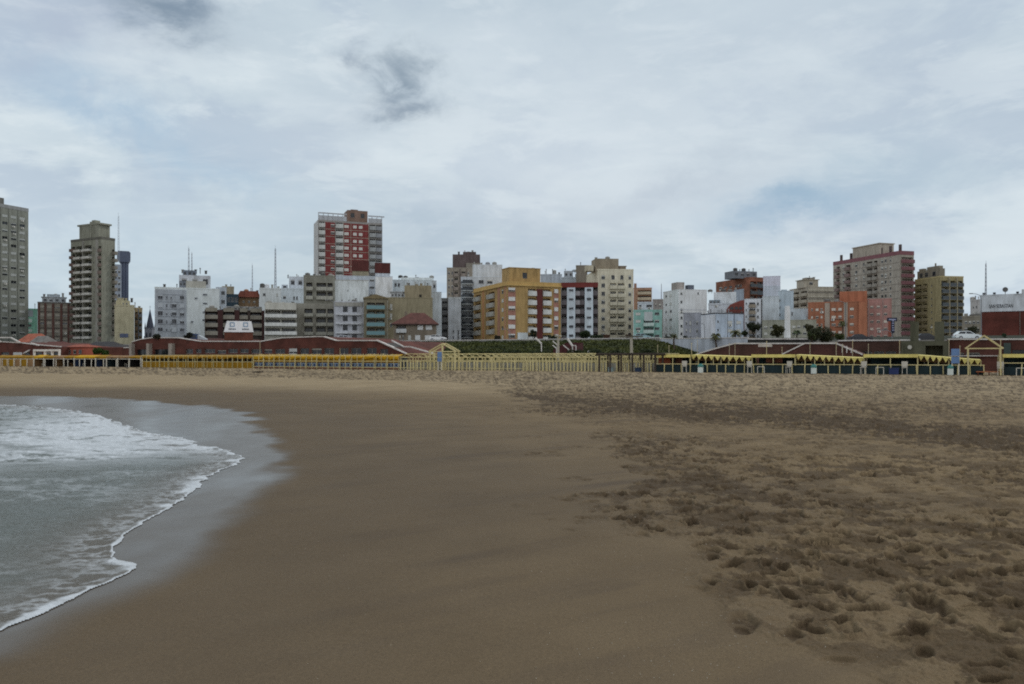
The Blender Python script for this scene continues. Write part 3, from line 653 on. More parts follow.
b = Bld('low pale-blue and white house with a dark roof edge', 701.0, 715.6, 743.6, 214, 313.6, (138, 150, 164), yaw=16, par=.25, parc=(64, 64, 68))
b.stripe('L', 701.2, 715.5, (158, 160, 166), y0=314.2, out=.05, name='white_side_wall')
b.rows('R', 320.6, 8.4, 2, [('w', 717.2, 719, {'h': .25, 'st': (0,)}), ('w', 727, 732.4, {'h': .36, 'st': (3,)}), ('w', 736.4, 741, {'h': .36, 'st': (3,)})])
b.stripe('R', 733.8, 734.4, (96, 102, 112), name='downpipe', out=.12); b.clutter(704, 742, 6, (100, 98, 98), hm=.8); b.done()
b = Bld('stepped white house with a rooftop room behind the low pale-blue house', 708.4, 708.4, 736.6, 262, 304.8, (148, 152, 158), depth=9)
b.top(713.8, 736.2, 292.0, (158, 162, 172), back=1, dp=6, wins=0); b.rows('R', 303.6, 5, 1, [('w', 710, 722, {'h': .3, 'n': 3})]); b.top(709, 720, 300, (104, 116, 126), back=.5, dp=3, wins=3); b.clutter(710, 734, 3, zz=b.Z(292.3), hm=.6); b.done()
b = Bld('dark red curved-roof building with dormer windows', 726.4, 726.4, 744.6, 240, 311.6, (96, 48, 40), depth=8, par=0)
c = MB(); W_, H_ = b.W, b.H; zt = b.Z(300.4)
c.prism([(0, H_+.003), (W_, H_+.003), (W_, zt), (W_*.85, zt), (W_*.5, zt-.6), (W_*.2, H_+(zt-H_)*.6), (0, H_+.6)], 0, 7); c.build('curved_roof', mat((110, 50, 40), 2, .85, .3, 'red_tile'), b.root)
for q in (.3, .55, .78): b_ = MB(); b_.prism([(W_*q-.55, H_+.6), (W_*q+.55, H_+.6), (W_*q+.4, H_+1.3), (W_*q, H_+1.5), (W_*q-.4, H_+1.3)], -.05, .5); b_.build('dormer_window', GL, b.root)
b.done()

# orange brick block far
b = Bld('orange brick block with a dark glazed right corner and plant rooms on its roof', 715.9, 748.8, 765.4, 300, 277.8, (132, 80, 56), yaw=18, par=.3, wm=brick((132, 80, 56), 2, 'orange_brick'))
b.rows('L', 283.0, 7.5, 2, [('w', x, x+3, {'h': .3, 'st': (0, 1)}) for x in (719, 724, 729)] + [('w', 735, 742, {'h': .36, 'n': 3})])
b.rows('R', 281.2, 7.2, 5, [('b', 750.2, 756.4, {'c': (112, 84, 70), 'ph': .4, 'h': .8, 'pk': 'glass'}), ('b', 757, 764.2, {'c': (84, 96, 108), 'ph': .4, 'h': .8, 'pk': 'glass'})])
b.stripe('L', 734, 744, (128, 138, 150), y0=288, name='white_wall', out=.1)
b.top(733.6, 757, 271.2, (96, 100, 106), back=3, dp=6, wins=4); b.clutter(735, 757, 5, (90, 92, 98), zz=b.Z(271.6), hm=1.2, back=4); b.done()

b = Bld('narrow white block with beige central balconies and a black edge line', 744.4, 744.4, 762.2, 224, 299.4, (156, 158, 162), depth=10, par=.15)
b.rows('R', 302.6, 6.5, 6, [('b', 749.2, 755.2, {'c': (120, 108, 92), 'ph': .42, 'h': .72, 'out': .7}), ('w', 745.6, 747, {'h': .3, 'st': (0,)}), ('w', 757, 758.8, {'h': .45, 'st': (0,)})])
b.stripe('R', 761.2, 762.1, (44, 44, 46), out=.1, name='black_edge'); b.done()
b = Bld('tall windowless white tower wall behind the narrow balcony block', 763.2, 763.2, 780.4, 276, 276.6, (156, 156, 170), depth=10, par=.1, dirt=.2)
b.stripe('R', 763.4, 780.2, (146, 152, 162), y0=286, out=.15, name='lower_wall'); b.rows('R', 293.9, 6, 1, [('w', 769.6, 770.6, {'h': .18, 'st': (0,)})]); b.done()
b = Bld('pale white-grey stepped wall in front of the windowless tower', 762.4, 762.4, 779.4, 246, 296.6, (148, 156, 160), depth=8, par=.1); b.done()
b = Bld('pale grey-blue slab beside the white obelisk', 778.2, 778.2, 793.6, 254, 291.2, (136, 148, 156), depth=8, par=.1)
b.rows('R', 299, 7.2, 3, [('w', 779.2, 780.4, {'h': .4, 'st': (0,)})]); b.top(781, 787, 289.6, (130, 140, 148), back=1, dp=4); b.done()
b = Bld('white box-like house with a sloped parapet right of the obelisk', 789.8, 789.8, 810, 238, 309.0, (150, 160, 166), depth=8, par=.1)
b.rows('R', 312, 6, 1, [('w', 791.4, 792.8, {'h': .6, 'st': (0,)})]); b.done()
b = Bld('low white house with two dark vents beside the orange block', 806.4, 806.4, 816.4, 232, 316.8, (148, 154, 158), depth=6)
b.rows('R', 319, 6, 2, [('w', 809, 812, {'h': .3, 'st': (0,)})]); b.done()
b = Bld('beige low block left of the obelisk with small windows', 762.2, 762.2, 785.6, 218, 320.8, (122, 122, 108), depth=7, par=.2)
b.rows('R', 326, 6.4, 2, [('w', x, x+3.4, {'h': .4}) for x in (764, 769.6, 774, 780)]); b.done()
b = Bld('beige low block right of the obelisk with small windows', 790.2, 790.2, 816.4, 216, 320.6, (128, 126, 110), depth=7, par=.2)
b.rows('R', 325.4, 6.6, 2, [('w', x, x+3.6, {'h': .4}) for x in (792, 797, 803, 808.6)]); b.done()
def obelisk():
    d = 205; x = K(787.4)*d; r = empty('obelisk', (x, d, 6.2), .35); tag(r, 'slender white obelisk-like pylon standing before the low beige blocks', 'monument')
    h = ZP(306, d)-6.2; m = MB(); m.bar((0, 0, .6), (0, 0, h), .78, r2=.62); m.build('shaft', mat((168, 174, 178), 2.1, .8, .15, 'white_stone'), r)
    m = MB(); m.box(-1.1, -1.1, -.1, 1.1, 1.1, .597); m.build('plinth', mat((150, 152, 150), 2, .8, .2, 'stone'), r)
obelisk()

# cream horizontal block
b = Bld('cream block with horizontal bands and a stepped lift room left of the large purple-trimmed tower', 789.6, 808.0, 833.2, 320, 287.2, (140, 132, 116), yaw=8, par=.3)
b.bands('R', 292, 6.4, 4, .7, (96, 92, 86), out=.1); b.bands('R', 289.6, 6.4, 4, 1.0, (152, 146, 130), out=.3)
b.rows('L', 290.5, 6.8, 3, [('b', 793, 799, {'c': (138, 130, 114), 'ph': .4, 'h': .72}), ('b', 800.6, 807, {'c': (138, 130, 114), 'ph': .4, 'h': .72})])
b.top(804, 818.2, 280.0, (140, 132, 116), back=2, dp=6, wins=1, over=.4); b.top(806, 813, 277.6, (120, 112, 100), back=4, dp=3, zbase=b.Z(281)); b.clutter(805, 816, 3, zz=b.Z(279), hm=1, back=4); b.done()

# big purple-trimmed tower
b = Bld('broad beige tower with a purple-red roof band and purple corner balconies', 833.2, 899.8, 913.9, 300, 254.6, (132, 124, 112), yaw=16.5, par=1.5, parc=(116, 70, 76), gain=2.05)
b.rows('L', 257.2, 7.2, 11, [('w', x, x+w_, {'h': .4, 'st': (0, 1, 2)}) for x, w_ in ((842.6, 1.6), (855.2, 2), (863.0, 1.5), (881.0, 2.2), (884.6, 2.0), (889.6, 1.6))][:6] + [])
b.rows('L', 256.8, 7.2, 8, [('b', 836.4, 839.6, {'c': (112, 92, 88), 'ph': .4, 'h': .74}), ('b', 846, 850.4, {'c': (112, 92, 88), 'ph': .4, 'h': .74}), ('b', 867, 872.4, {'c': (122, 116, 106), 'ph': .4, 'h': .74}), ('b', 873.6, 877.4, {'c': (122, 116, 106), 'ph': .4, 'h': .74})])
b.bands('L', 262.0, 7.2, 9, .4, (108, 100, 92), out=.06); 
b.rows('R', 257.0, 7.2, 11, [('b', 901.4, 912.8, {'c': (112, 70, 74), 'ph': .42, 'h': .76, 'out': 1.0, 'st': (3, 2), 'sc': (138, 130, 124)})])
b.done()
c = MB(); t0, t1 = b.Y(881.2, 3), b.Y(854.4, 3); z1 = 2+(357-243.4)/F*(b.C[1]+t0*b.ly)-b.zb
c.box(2.2, t0, b.H+.003, 9, t1, z1); c.box(1.9, t0-.3, z1+.003, 9.3, t1+.3, z1+.35); c.build('penthouse', mat((138, 128, 114), 2.05, .85, .3, 'wall_paint'), b.root)
for t_ in (3, 8, 13, 30, 36): c = MB(); c.box(3, t_, b.H, 3.7, t_+.9, b.H+4.4); c.build('chimney', mat((84, 70, 68)), b.root)

# yellow-beige tower
b = Bld('mustard-beige tower with a glazed balcony front and a grey crown of rooftop rooms', 914.8, 940.2, 963.4, 292, 277.2, (128, 116, 76), yaw=10, par=.5, parc=(140, 126, 80))
b.rows('L', 282, 6.7, 8, [('b', 915.8, 921.6, {'c': (116, 104, 70), 'ph': .4, 'h': .66}), ('b', 923, 927.4, {'c': (110, 98, 68), 'ph': .4, 'h': .66})])
b.rows('L', 283.5, 6.7, 8, [('w', 931, 932.2, {'h': .3, 'st': (0,)})])
op = {'c': (104, 108, 108), 'pk': 'glass', 'ph': .44, 'h': .82, 'out': .8, 'dp': 1.1, 'ov': -.02, 'st': (0, 1)}
b.rows('R', 280.6, 6.6, 9, [('b', 941.4, 947.8, op), ('b', 948.8, 955.4, op), ('b', 956.4, 962.6, op)])
for x in (948, 955.6): b.stripe('R', x, x+.5, (134, 124, 96), out=.9, name='balcony_fin')
pass
c = MB(); H_ = b.H+.003; xr_ = b.X(943, 2); c.box(.6, 1.0, H_, xr_, b.D-.6, H_+3.4).box(xr_*.35, 2, H_+3.403, xr_, b.D*.6, H_+4.5).box(.9, b.D*.75, H_+3.403, 2.4, b.D-1.2, H_+4.3).box(1.2, 4, H_+4.5, 1.6, 4.4, H_+5.6)
c.build('rooftop_rooms', mat((112, 104, 88), 2, .85, .3, 'wall_paint'), b.root)
for y_ in (4, 8, 11): put('window', window_mesh(1.6, 1.6, 0, (90, 90, 90), (130, 130, 130)), b.root, (.42, y_, H_+.9), -math.pi/2)
b.done()

# orange block
b = Bld('orange block with grey-beige vertical strips and a raised orange roof room', 808.0, 808.0, 867.2, 226, 303.4, (146, 86, 54), depth=13, par=.3, gain=1.9)
for a, c_ in ((824.8, 829.8), (843.8, 847.6)): b.stripe('R', a, c_, (134, 120, 106), out=.3, name='grey_strip')
ow = {'h': .32, 'st': (3, 2, 1), 'sc': (160, 152, 142), 'fc': (130, 120, 110)}
b.rows('R', 308.6, 7.6, 4, [('w', x, x+w_, ow) for x, w_ in ((811, 2), (815.6, 3), (820.6, 2), (831.4, 4.4), (838.2, 3.6), (849.8, 4))])
for i in range(3): b.stripe('R', 834, 842, (118, 92, 76), y0=311.3+7.6*i, y1=312+7.6*i, name='planter_ledge', out=.3)
b.stripe('R', 845.2, 845.7, (90, 86, 82), name='downpipe', out=.45)
b.top(839.6, 867, 291.2, (148, 84, 50), back=3, dp=7); b.stripe('R', 858.6, 867.0, (148, 86, 52), y0=303.6, out=.5, name='orange_bay'); b.clutter(812, 838, 4, hm=.7); b.done()
b = Bld('salmon pink block with white-shuttered windows right of the orange block', 867.4, 867.4, 891.6, 224, 300.0, (144, 102, 94), depth=13, par=.3)
b.rows('R', 306.0, 7.3, 5, [('w', x, x+3.6, ow) for x in (870.0, 876.6, 883.8)])
b.stripe('R', 882.6, 883.2, (126, 110, 104), out=.12, name='wall_rib'); b.stripe('R', 888.4, 891.5, (132, 66, 46), y0=318, out=.1, name='red_wall'); b.stripe('R', 868.0, 869.0, (140, 122, 116), out=.12, name='wall_rib'); b.done()

# low blocks between beige tower and sign building
b = Bld('low beige-grey block behind the white car', 962.0, 962.0, 983, 232, 317.6, (112, 106, 92), depth=9)
b.rows('R', 321, 7, 2, [('w', 964, 980, {'h': .4, 'n': 4})]); b.top(964, 968, 313.5, (120, 118, 110), back=1, dp=3); b.clutter(966, 980, 3, hm=.8); b.done()
b = Bld('pale stepped block left of the white painted sign wall', 970.4, 970.4, 986, 262, 301.2, (136, 134, 132), depth=8)
b.rows('R', 306, 6, 3, [('w', 972, 978, {'h': .4, 'n': 2})]); b.clutter(971, 984, 4, (130, 126, 120), hm=1.1); b.done()
mast('tall slim mast behind the white painted sign wall', 986.0, 263.5, 300, 250, .5, True)

# sign building
b = Bld('brick building topped by a white wall painted SAN SEBASTIAN', 980.6, 980.6, 1062, 165, 312.0, (96, 44, 34), depth=12, par=0, wm=brick((100, 48, 36), 2, 'dark_brick'), zb=4.95, cat='building', name='brick_building')
c = MB(); z0, z1 = b.H+.003, b.Z(295); c.box(-.1, -.12, z0, b.X(1021.6), .2, z1); c.box(b.X(1021.6)+.003, -.1, z0, b.W, .2, b.Z(291)); c.box(-.1, .203, z0, .2, 10, z1-.3)
c.build('white_sign_wall', mat((152, 156, 160), 2.1, .8, .3, 'white_paint'), b.root)
b.stripe('R', 1019.6, 1020.4, (96, 84, 76), name='downpipe', out=.15)
def text(s, w, h, m, parent, loc, name='lettering'):
    cu = bpy.data.curves.new(name, 'FONT'); cu.body = s; cu.size = 1; cu.extrude = .02; cu.align_x = 'CENTER'
    to = bpy.data.objects.new(name, cu); COL.objects.link(to); bpy.context.view_layer.update()
    me = bpy.data.meshes.new_from_object(to.evaluated_get(bpy.context.evaluated_depsgraph_get())); bpy.data.objects.remove(to)
    xs = [v.co.x for v in me.vertices]; ys = [v.co.y for v in me.vertices]
    sx, sy = w/(max(xs)-min(xs)), h/(max(ys)-min(ys)); cx = (max(xs)+min(xs))/2; y0_ = min(ys)
    for v in me.vertices: v.co = Vector(((v.co.x-cx)*sx, -v.co.z, (v.co.y-y0_)*sy))
    me.materials.clear(); me.materials.append(m); me.name = name
    return put(name, me, parent, loc)
text('SAN SEBASTIAN', b.X(1013)-b.X(989.2), 0.74, mat((44, 44, 52), 1.3, .8, .1, 'letter_paint'), b.root, ((b.X(1013)+b.X(989.2))/2, -.15, b.Z(308.4)))
for px in (984, 994.4, 1017.6): c = MB(); x = b.X(px); c.box(x-.25, -.5, z1+.05, x+.25, -.05, z1+.4).bar((x, 0, z1-.2), (x, -.2, z1+.2), .05); c.build('floodlight', mat((60, 60, 64)), b.root)
c = MB(); x = b.X(1005.2); zz = z1+.3; c.bar((x, .9, zz+.7), (x, 1.3, zz+.7), .5, n=16); c.bar((x, 1.2, zz-.6), (x, 1.2, zz+.7), .08); c.build('rooftop_dish', mat((84, 82, 80)), b.root)
b.done()

# ================================================================== seafront: terraces, embankment, roads
BR = brick((92, 49, 38), 2.0, 'red_brick'); COP = mat((156, 151, 146), 2.05, .8, .25, 'white_coping'); CONC = mat((118, 112, 102), 2, .9, .35, 'concrete')
def row_empty(name, px, n, z, label, cat, group=None):
    x, y, _ = R(px, n); r = empty(name, (x, y, z), ANG); tag(r, label, cat, group); return r
def lx(px, px0, n, n0=None):          # local x of pixel px on the line n, measured from pixel px0
    A, B = R(px0, n), R(px, n); s = (B[0]-A[0])*UX+(B[1]-A[1])*UY; return s
def terrace(label, prof, n, openings, depth=24, zsplit=3.3, cap=True, name='brick_terrace', z0=-.1, wm=None, capm=None):
    """prof: (px, py) outline of the top edge, left to right"""
    p0 = prof[0][0]; r = row_empty(name, p0, n, 0, label, 'terrace building'); wm = wm or BR
    P = [(lx(p, p0, n), zr(y, p, n)) for p, y in prof]; T = P[-1][0]; b = MB()
    hs = []
    for o in openings:
        a, c, ya, yb = o[:4]; pm = (a+c)/2; x0, x1 = lx(a, p0, n), lx(c, p0, n); za, zb = max(.2, zr(yb, pm, n)), min(zsplit-.1, zr(ya, pm, n))
        if zb-za > .2: hs.append((x0, za, x1, zb, .5))
    holed(b, (0, 0), (1, 0), (0, -1), T, z0, zsplit, hs)
    for (xa, za), (xb, zb) in zip(P[:-1], P[1:]):
        b.poly([(xa,0,zsplit),(xb,0,zsplit),(xb,0,zb),(xa,0,za)]); b.poly([(xa,0,za),(xb,0,zb),(xb,depth,zb),(xa,depth,za)])
    b.poly([(T,0,z0),(T,depth,z0),(T,depth,P[-1][1]),(T,0,P[-1][1])]); b.poly([(0,depth,z0),(0,0,z0),(0,0,P[0][1]),(0,depth,P[0][1])])
    b.build('wall', wm, r)
    if cap:
        c = MB()
        for (xa, za), (xb, zb) in zip(P[:-1], P[1:]):
            c.poly([(xa,-.15,za-.12),(xb,-.15,zb-.12),(xb,-.15,zb+.08),(xa,-.15,za+.08)]); c.poly([(xa,-.15,za+.08),(xb,-.15,zb+.08),(xb,.35,zb+.08),(xa,.35,za+.08)]); c.poly([(xa,.35,za+.08),(xb,.35,zb+.08),(xb,.35,zb-.1),(xa,.35,za-.1)])
            c.poly([(xa,-.003,za-.12),(xb,-.003,zb-.12),(xb,-.15,zb-.12),(xa,-.15,za-.12)])
        c.build('coping', capm or COP, r)
    for i, h in enumerate(hs):
        st = openings[i][4] if len(openings[i]) > 4 else 'win'; w, hh = round(h[2]-h[0], 1), round(h[3]-h[1], 1)
        if st == 'win': put('window', window_mesh(w, hh, random.choice((0, 0, 4, 1)), (120, 116, 110), (120, 116, 110)), r, ((h[0]+h[2])/2, .1, h[1]))
        elif st == 'white': put('window', window_mesh(w, hh, random.choice((2, 3)), (160, 158, 154), (140, 142, 142)), r, ((h[0]+h[2])/2, 0, h[1]))
        else: put('door', window_mesh(w, hh, 4, (70, 60, 54), (60, 50, 44)), r, ((h[0]+h[2])/2, .25, h[1]))
    r['T'] = T; return r
# middle-left terrace with stepped roofline
t = terrace('long red brick terrace with a stepped white-edged roofline below the left apartment blocks',
    [(124, 347.6), (131.8, 347.2), (132, 341.8), (140, 339.4), (152, 337.6), (178, 337.6), (201, 341.2), (261, 341.2), (283, 337.6), (318, 336.4), (324, 336.6), (336.6, 340.4), (377.4, 340.4), (394, 347.3)], 22,
    [(136.5, 149, 347, 356, 'door'), (154, 171, 347, 356, 'door'), (186, 193, 349, 353.6), (195.6, 201.4, 348.6, 353), (204.5, 215.2, 348.5, 353), (217, 226, 350, 353.6), (228, 237.6, 348.5, 353), (239.6, 248.6, 348.6, 353), (251, 262, 349, 353.4), (264, 272, 349, 353.4), (275, 285, 349, 353.4),
     (289, 297, 345.5, 354, 'white'), (300, 309, 347.4, 354), (311.5, 321.5, 347.4, 354), (324, 334, 347.8, 354), (339, 348.5, 347.6, 354), (351, 361.4, 347.6, 354), (366.6, 376.6, 347.8, 354), (380, 388, 349, 354)], zsplit=3.9)
for a, c_ in ((132.4, 134.8), (149.6, 152.2), (171.6, 175.0)):
    p = MB(); x0 = lx(a, 124, 22); x1 = lx(c_, 124, 22); p.box(x0, -.9, 0, x1, -.004, zr(343.5, a, 22)); p.build('pillar', mat((126, 116, 106), 2, .85, .25, 'render'), t)
w_ = MB(); P_ = [(394.2, 347.4), (406.4, 354)]; xa, xb = lx(394.2, 124, 22), lx(407, 124, 22); w_.prism([(xa, 0), (xb, 0), (xb, zr(354.4, 407, 22)), (xa, zr(347.3, 394.2, 22))], 0, 22); w_.build('ramp_wall', BR, t)
for q, (a, ya, c_, yc) in enumerate(((377.4, 340.2, 407.5, 353.8), (384, 340.6, 395.5, 346.4), (395.5, 346.6, 402.5, 346.8), (402.5, 346.8, 428, 354))):
    g = MB(); n_ = 21.8 if q == 0 else 24.5; g.bar((lx(a, 124, 22), n_-22, zr(ya, a, n_)), (lx(c_, 124, 22), n_-22, zr(yc, c_, n_)), .17, n=4); g.build('stair_balustrade', COP, t)
g = MB(); 
for i in range(14):
    f0 = i/14; xa = lx(386+f0*20, 124, 22); za = zr(341+12.5*f0, 392+14*f0, 23); g.box(xa, .3, za-1.2, xa+lx(387.6, 386, 22), 3, za-.35)
g.build('steps', mat((90, 88, 86), 2, .9, .3, 'concrete'), t)
# the sign kiosk on the terrace
def kiosk():
    n = 30; r = row_empty('sign_kiosk', 224.4, n, zr(341.4, 238, n)-.3, 'brick kiosk carrying a white sloped board with two blue emblems', 'kiosk')
    r.rotation_euler = (0, 0, -math.atan(K(238))*1.0); d = R(224.4, n)[1]; W = 28*d/F*.97; z1 = 9.6*d/F+.3; z2 = z1 + 11.2*d/F
    m = MB(); m.box(0, 0, 0, W, 4.6, z1); m.build('brick_base', brick((104, 58, 40), 2, 'orange_brown_brick'), r)
    q = MB(); a, c = -.15, W+.15; ta, tc = .55, W-.35
    q.poly([(a,-.15,z1+.003),(c,-.15,z1+.003),(tc,.5,z2),(ta,.5,z2)]); q.poly([(c,-.15,z1+.003),(c,4.7,z1+.003),(tc,4,z2),(tc,.5,z2)]); q.poly([(c,4.7,z1+.003),(a,4.7,z1+.003),(ta,4,z2),(tc,4,z2)]); q.poly([(a,4.7,z1+.003),(a,-.15,z1+.003),(ta,.5,z2),(ta,4,z2)]); q.poly([(ta,.5,z2),(tc,.5,z2),(tc,4,z2),(ta,4,z2)])
    sb = q.build('sign_board', mat((176, 176, 168), 2.2, .7, .12, 'sign_white'), r)
    sl = .65/(z2-z1); Y = lambda z: -.15+(z-z1)*sl-.03
    bl = mat((92, 118, 140), 2, .6, .1, 'emblem_blue'); dk = mat((60, 70, 84), 2, .6, .1, 'lettering_dark')
    H = z2-z1
    for cx in (W*.27, W*.74):
        e = MB(); s_ = H*.21; zc = z1+H*.68; t_ = s_*.42
        for (x0, za, x1, zb) in ((-s_, -s_, s_, -s_+t_), (-s_, s_-t_, s_, s_), (-s_, -s_+t_, -s_+t_, s_-t_), (s_-t_*.8, -s_+t_, s_, s_-t_)):
            e.poly([(cx+x0, Y(zc+za), zc+za), (cx+x1, Y(zc+za), zc+za), (cx+x1, Y(zc+zb), zc+zb), (cx+x0, Y(zc+zb), zc+zb)])
        e.build('emblem', bl, sb)
        g = MB(); x = cx-H*.3
        while x < cx+H*.28:
            w = random.uniform(.12, .26); g.poly([(x, Y(z1+H*.2), z1+H*.2), (x+w, Y(z1+H*.2), z1+H*.2), (x+w, Y(z1+H*.2), z1+H*.2+.34), (x, Y(z1+H*.2), z1+H*.2+.34)]); x += w+.09
        g.build('lettering', dk, sb)
kiosk()
# left terrace and its bits
t = terrace('low red brick terrace with gabled white edges at the far left', [(-60, 341.5), (-10, 342), (4, 341.8), (22, 342.8), (33, 344.2), (62, 346.8)], 24, [(-30, -18, 348, 355), (-14, -4, 348, 355), (1, 9, 349, 355), (13, 22, 348.5, 355, 'white'), (24, 30, 350, 355), (35, 42, 350.5, 356), (45, 52, 350.5, 356), (53, 60, 350.5, 356)], zsplit=3.4)
for (a, ya, c_, yc) in ((-14, 337.6, 13, 337.6), (13, 337.8, 22, 342.6), (-5, 339.5, 3, 341.6), (25.5, 353.4, 31.5, 350.2), (33, 343.2, 41, 345.4)):
    g = MB(); g.bar((lx(a, -60, 24), -.5, zr(ya, a, 24)), (lx(c_, -60, 24), -.5, zr(yc, c_, 24)), .22, n=4); g.build('white_edge', COP, t)
def gable_house(label, px0, px1, y0, y1, n, rc, wc, d=8):
    r = row_empty('small_house', px0, n, 0, label, 'house'); W = lx(px1, px0, n); za, zb = zr(y1, (px0+px1)/2, n), zr(y0, (px0+px1)/2, n); m = MB()
    m.box(.2, 0, 0, W-.2, d, za); m.build('wall', mat(wc, 2, .9, .3, 'render'), r); q = MB()
    q.poly([(0,-.4,za),(W,-.4,za),(W*.72,d*.5,zb),(W*.06,d*.5,zb)]); q.poly([(W,-.4,za),(W,d+.4,za),(W*.72,d*.5,zb)]); q.poly([(W,d+.4,za),(0,d+.4,za),(W*.06,d*.5,zb),(W*.72,d*.5,zb)]); q.poly([(0,d+.4,za),(0,-.4,za),(W*.06,d*.5,zb)])
    q.build('roof', mat(rc, 2, .9, .35, 'tiles'), r)
    for k in range(3): put('window', window_mesh(1.1, 1.0, k % 2, (110, 106, 100), (110, 106, 100)), r, (W*(.2+.3*k), -.2, za*.62))
gable_house('small house with an orange tiled roof in front of the grey slab tower', 14.5, 33.5, 333.2, 343.5, 42, (142, 70, 42), (110, 104, 98))
gable_house('grey gabled shed beside the orange tiled roof', 27, 42, 335.6, 344.6, 38, (100, 96, 92), (96, 90, 86), 6)
gable_house('maroon roofed shed behind the white portal frame', 37, 60, 341.4, 346.4, 34, (88, 44, 38), (90, 60, 52), 6)
gable_house('orange-red roofed kiosk below the dark tower', 66.2, 84, 344.2, 347, 26, (130, 62, 40), (134, 58, 36), 5)
gable_house('dark low shed under the dark tower', 84, 112, 341.4, 347.5, 40, (54, 52, 54), (56, 58, 62), 6)
def portal(px0, px1, y0, y1, n):
    r = row_empty('white_portal', px0, n, 0, 'white painted portal frame with three bays behind the far left tents', 'portal'); W = lx(px1, px0, n); z = zr(y0, px0, n); wm = mat((164, 156, 148), 2.1, .8, .2, 'white_paint')
    m = MB(); m.box(0, 0, z-.5, W, .5, z); m.build('beam', wm, r)
    for f in (0, .42, .70, .97): m = MB(); m.box(W*f, .02, 0, W*f+.35, .45, z-.503); m.build('post', wm, r)
portal(33, 58.8, 349.4, 356, 16)
# right terraces
t = terrace('brown brick terrace with a rising white edge and blank white panel behind yellow awnings', [(696, 354.2), (716, 348.2), (735, 343.3), (808, 343.3)], 27, [(741, 751, 350.5, 355, 'white'), (769, 779, 350.8, 355, 'white'), (755, 765, 351, 355, 'white'), (726, 735, 350, 354.5)], zsplit=2.4, wm=brick((84, 54, 44), 2, 'brown_brick'))
g = MB(); g.box(lx(758.4, 696, 27), -.12, zr(346.9, 765, 27), lx(772.2, 696, 27), -.004, zr(343.9, 765, 27)); g.build('sign_panel', mat((150, 140, 130), 2.1, .7, .2, 'panel'), t)
terrace('dark recessed upper parapet with white rail above the brown terrace', [(747.6, 338.8), (809, 338.8)], 42, [], zsplit=3, depth=8, name='parapet_building', wm=mat((52, 52, 50), 2, .9, .3, 'dark_render'))
t = terrace('gable-ended brick pavilion with sloping white edges in the middle of the right terraces', [(781.6, 354.4), (805, 343.1), (835.6, 343.1), (862.6, 354.4)], 22, [(812, 830.4, 349.4, 356, 'door')], zsplit=1.9+.2, depth=10, wm=brick((84, 50, 42), 2, 'brown_brick'))
for i in range(4):
    g = MB(); f0 = i/4; xa = lx(842+f0*18, 781.6, 22); g.box(xa, -.25, 2.6, xa+.12, -.16, zr(345.4+f0*8, 842+f0*18, 22)+.2); g.build('rail_post', COP, t)
t = terrace('brown brick terrace wall with a dark strip of openings left of the olive portal', [(838, 340.6), (852, 340.3), (917.5, 339.9)], 32, [(862, 872, 349, 355), (874, 884, 349, 355), (886, 896, 349, 355), (899, 909, 347, 353)], zsplit=3.0, wm=brick((84, 56, 46), 2, 'brown_brick'))
t = terrace('brick terrace wall below the white car at the right edge', [(947.6, 339.0), (1120, 339.0)], 28, [(950, 964, 352.5, 356.5), (966, 980, 352.5, 356.5), (1012, 1030, 347.2, 356, 'door'), (1040, 1060, 347, 356, 'door')], zsplit=3.1, wm=brick((88, 50, 40), 2, 'red_brown_brick'))
g = MB(); g.box(0, -.5, zr(356.2, 950, 28), lx(1000, 947.6, 28), -.16, zr(355.4, 950, 28)); g.build('white_ledge', COP, t)
g = MB(); g.box(lx(1003.6, 947.6, 28), -.3, .2, lx(1010.6, 947.6, 28), -.02, zr(343, 1006, 28)); g.build('green_glazed_stairwell', glassmat((44, 62, 56), 'green_glass', 1, .3), t)
def olive_portal():
    n = 24; r = row_empty('concrete_portal', 901, n, 0, 'olive-green concrete portal with two tall blocks rising in front of the beige tower', 'monument'); om = mat((76, 76, 58), 2, .9, .35, 'olive_render')
    X = lambda p: lx(p, 901, n); Z = lambda y, p: zr(y, p, n)
    b = MB(); holed(b, (0, 0), (1, 0), (0, -1), X(949), -.1, Z(341.0, 925), [(X(925.5), .4, X(943), Z(345.6, 930), 2.2)]); b.poly([(0,0,Z(341.0,925)),(X(949),0,Z(341.0,925)),(X(949),8,Z(341.0,925)),(0,8,Z(341.0,925))]); b.poly([(X(949),0,-.1),(X(949),8,-.1),(X(949),8,Z(341,925)),(X(949),0,Z(341,925))]); b.build('base', om, r)
    for a, c in ((910.2, 918.4), (934.6, 944.2)):
        m = MB(); m.box(X(a), .3, Z(341, 925)+.003, X(c), 2.4, Z(321.6, a)); m.build('tower_block', om, r)
    g = MB(); g.prism([(X(901), 0.02), (X(901), Z(350, 903)), (X(903.5), Z(343, 903)), (X(903.5), 0.02)], -.35, -.004); g.build('buttress', om, r)
    s_ = MB(); s_.bar((X(909.8), -.25, Z(347.2, 910)), (X(909.8), -.01, Z(347.2, 910)), .3, n=10); s_.build('lamp_disc', mat((140, 138, 130), 2, .6, .1, 'lamp_glass'), r)
olive_portal()

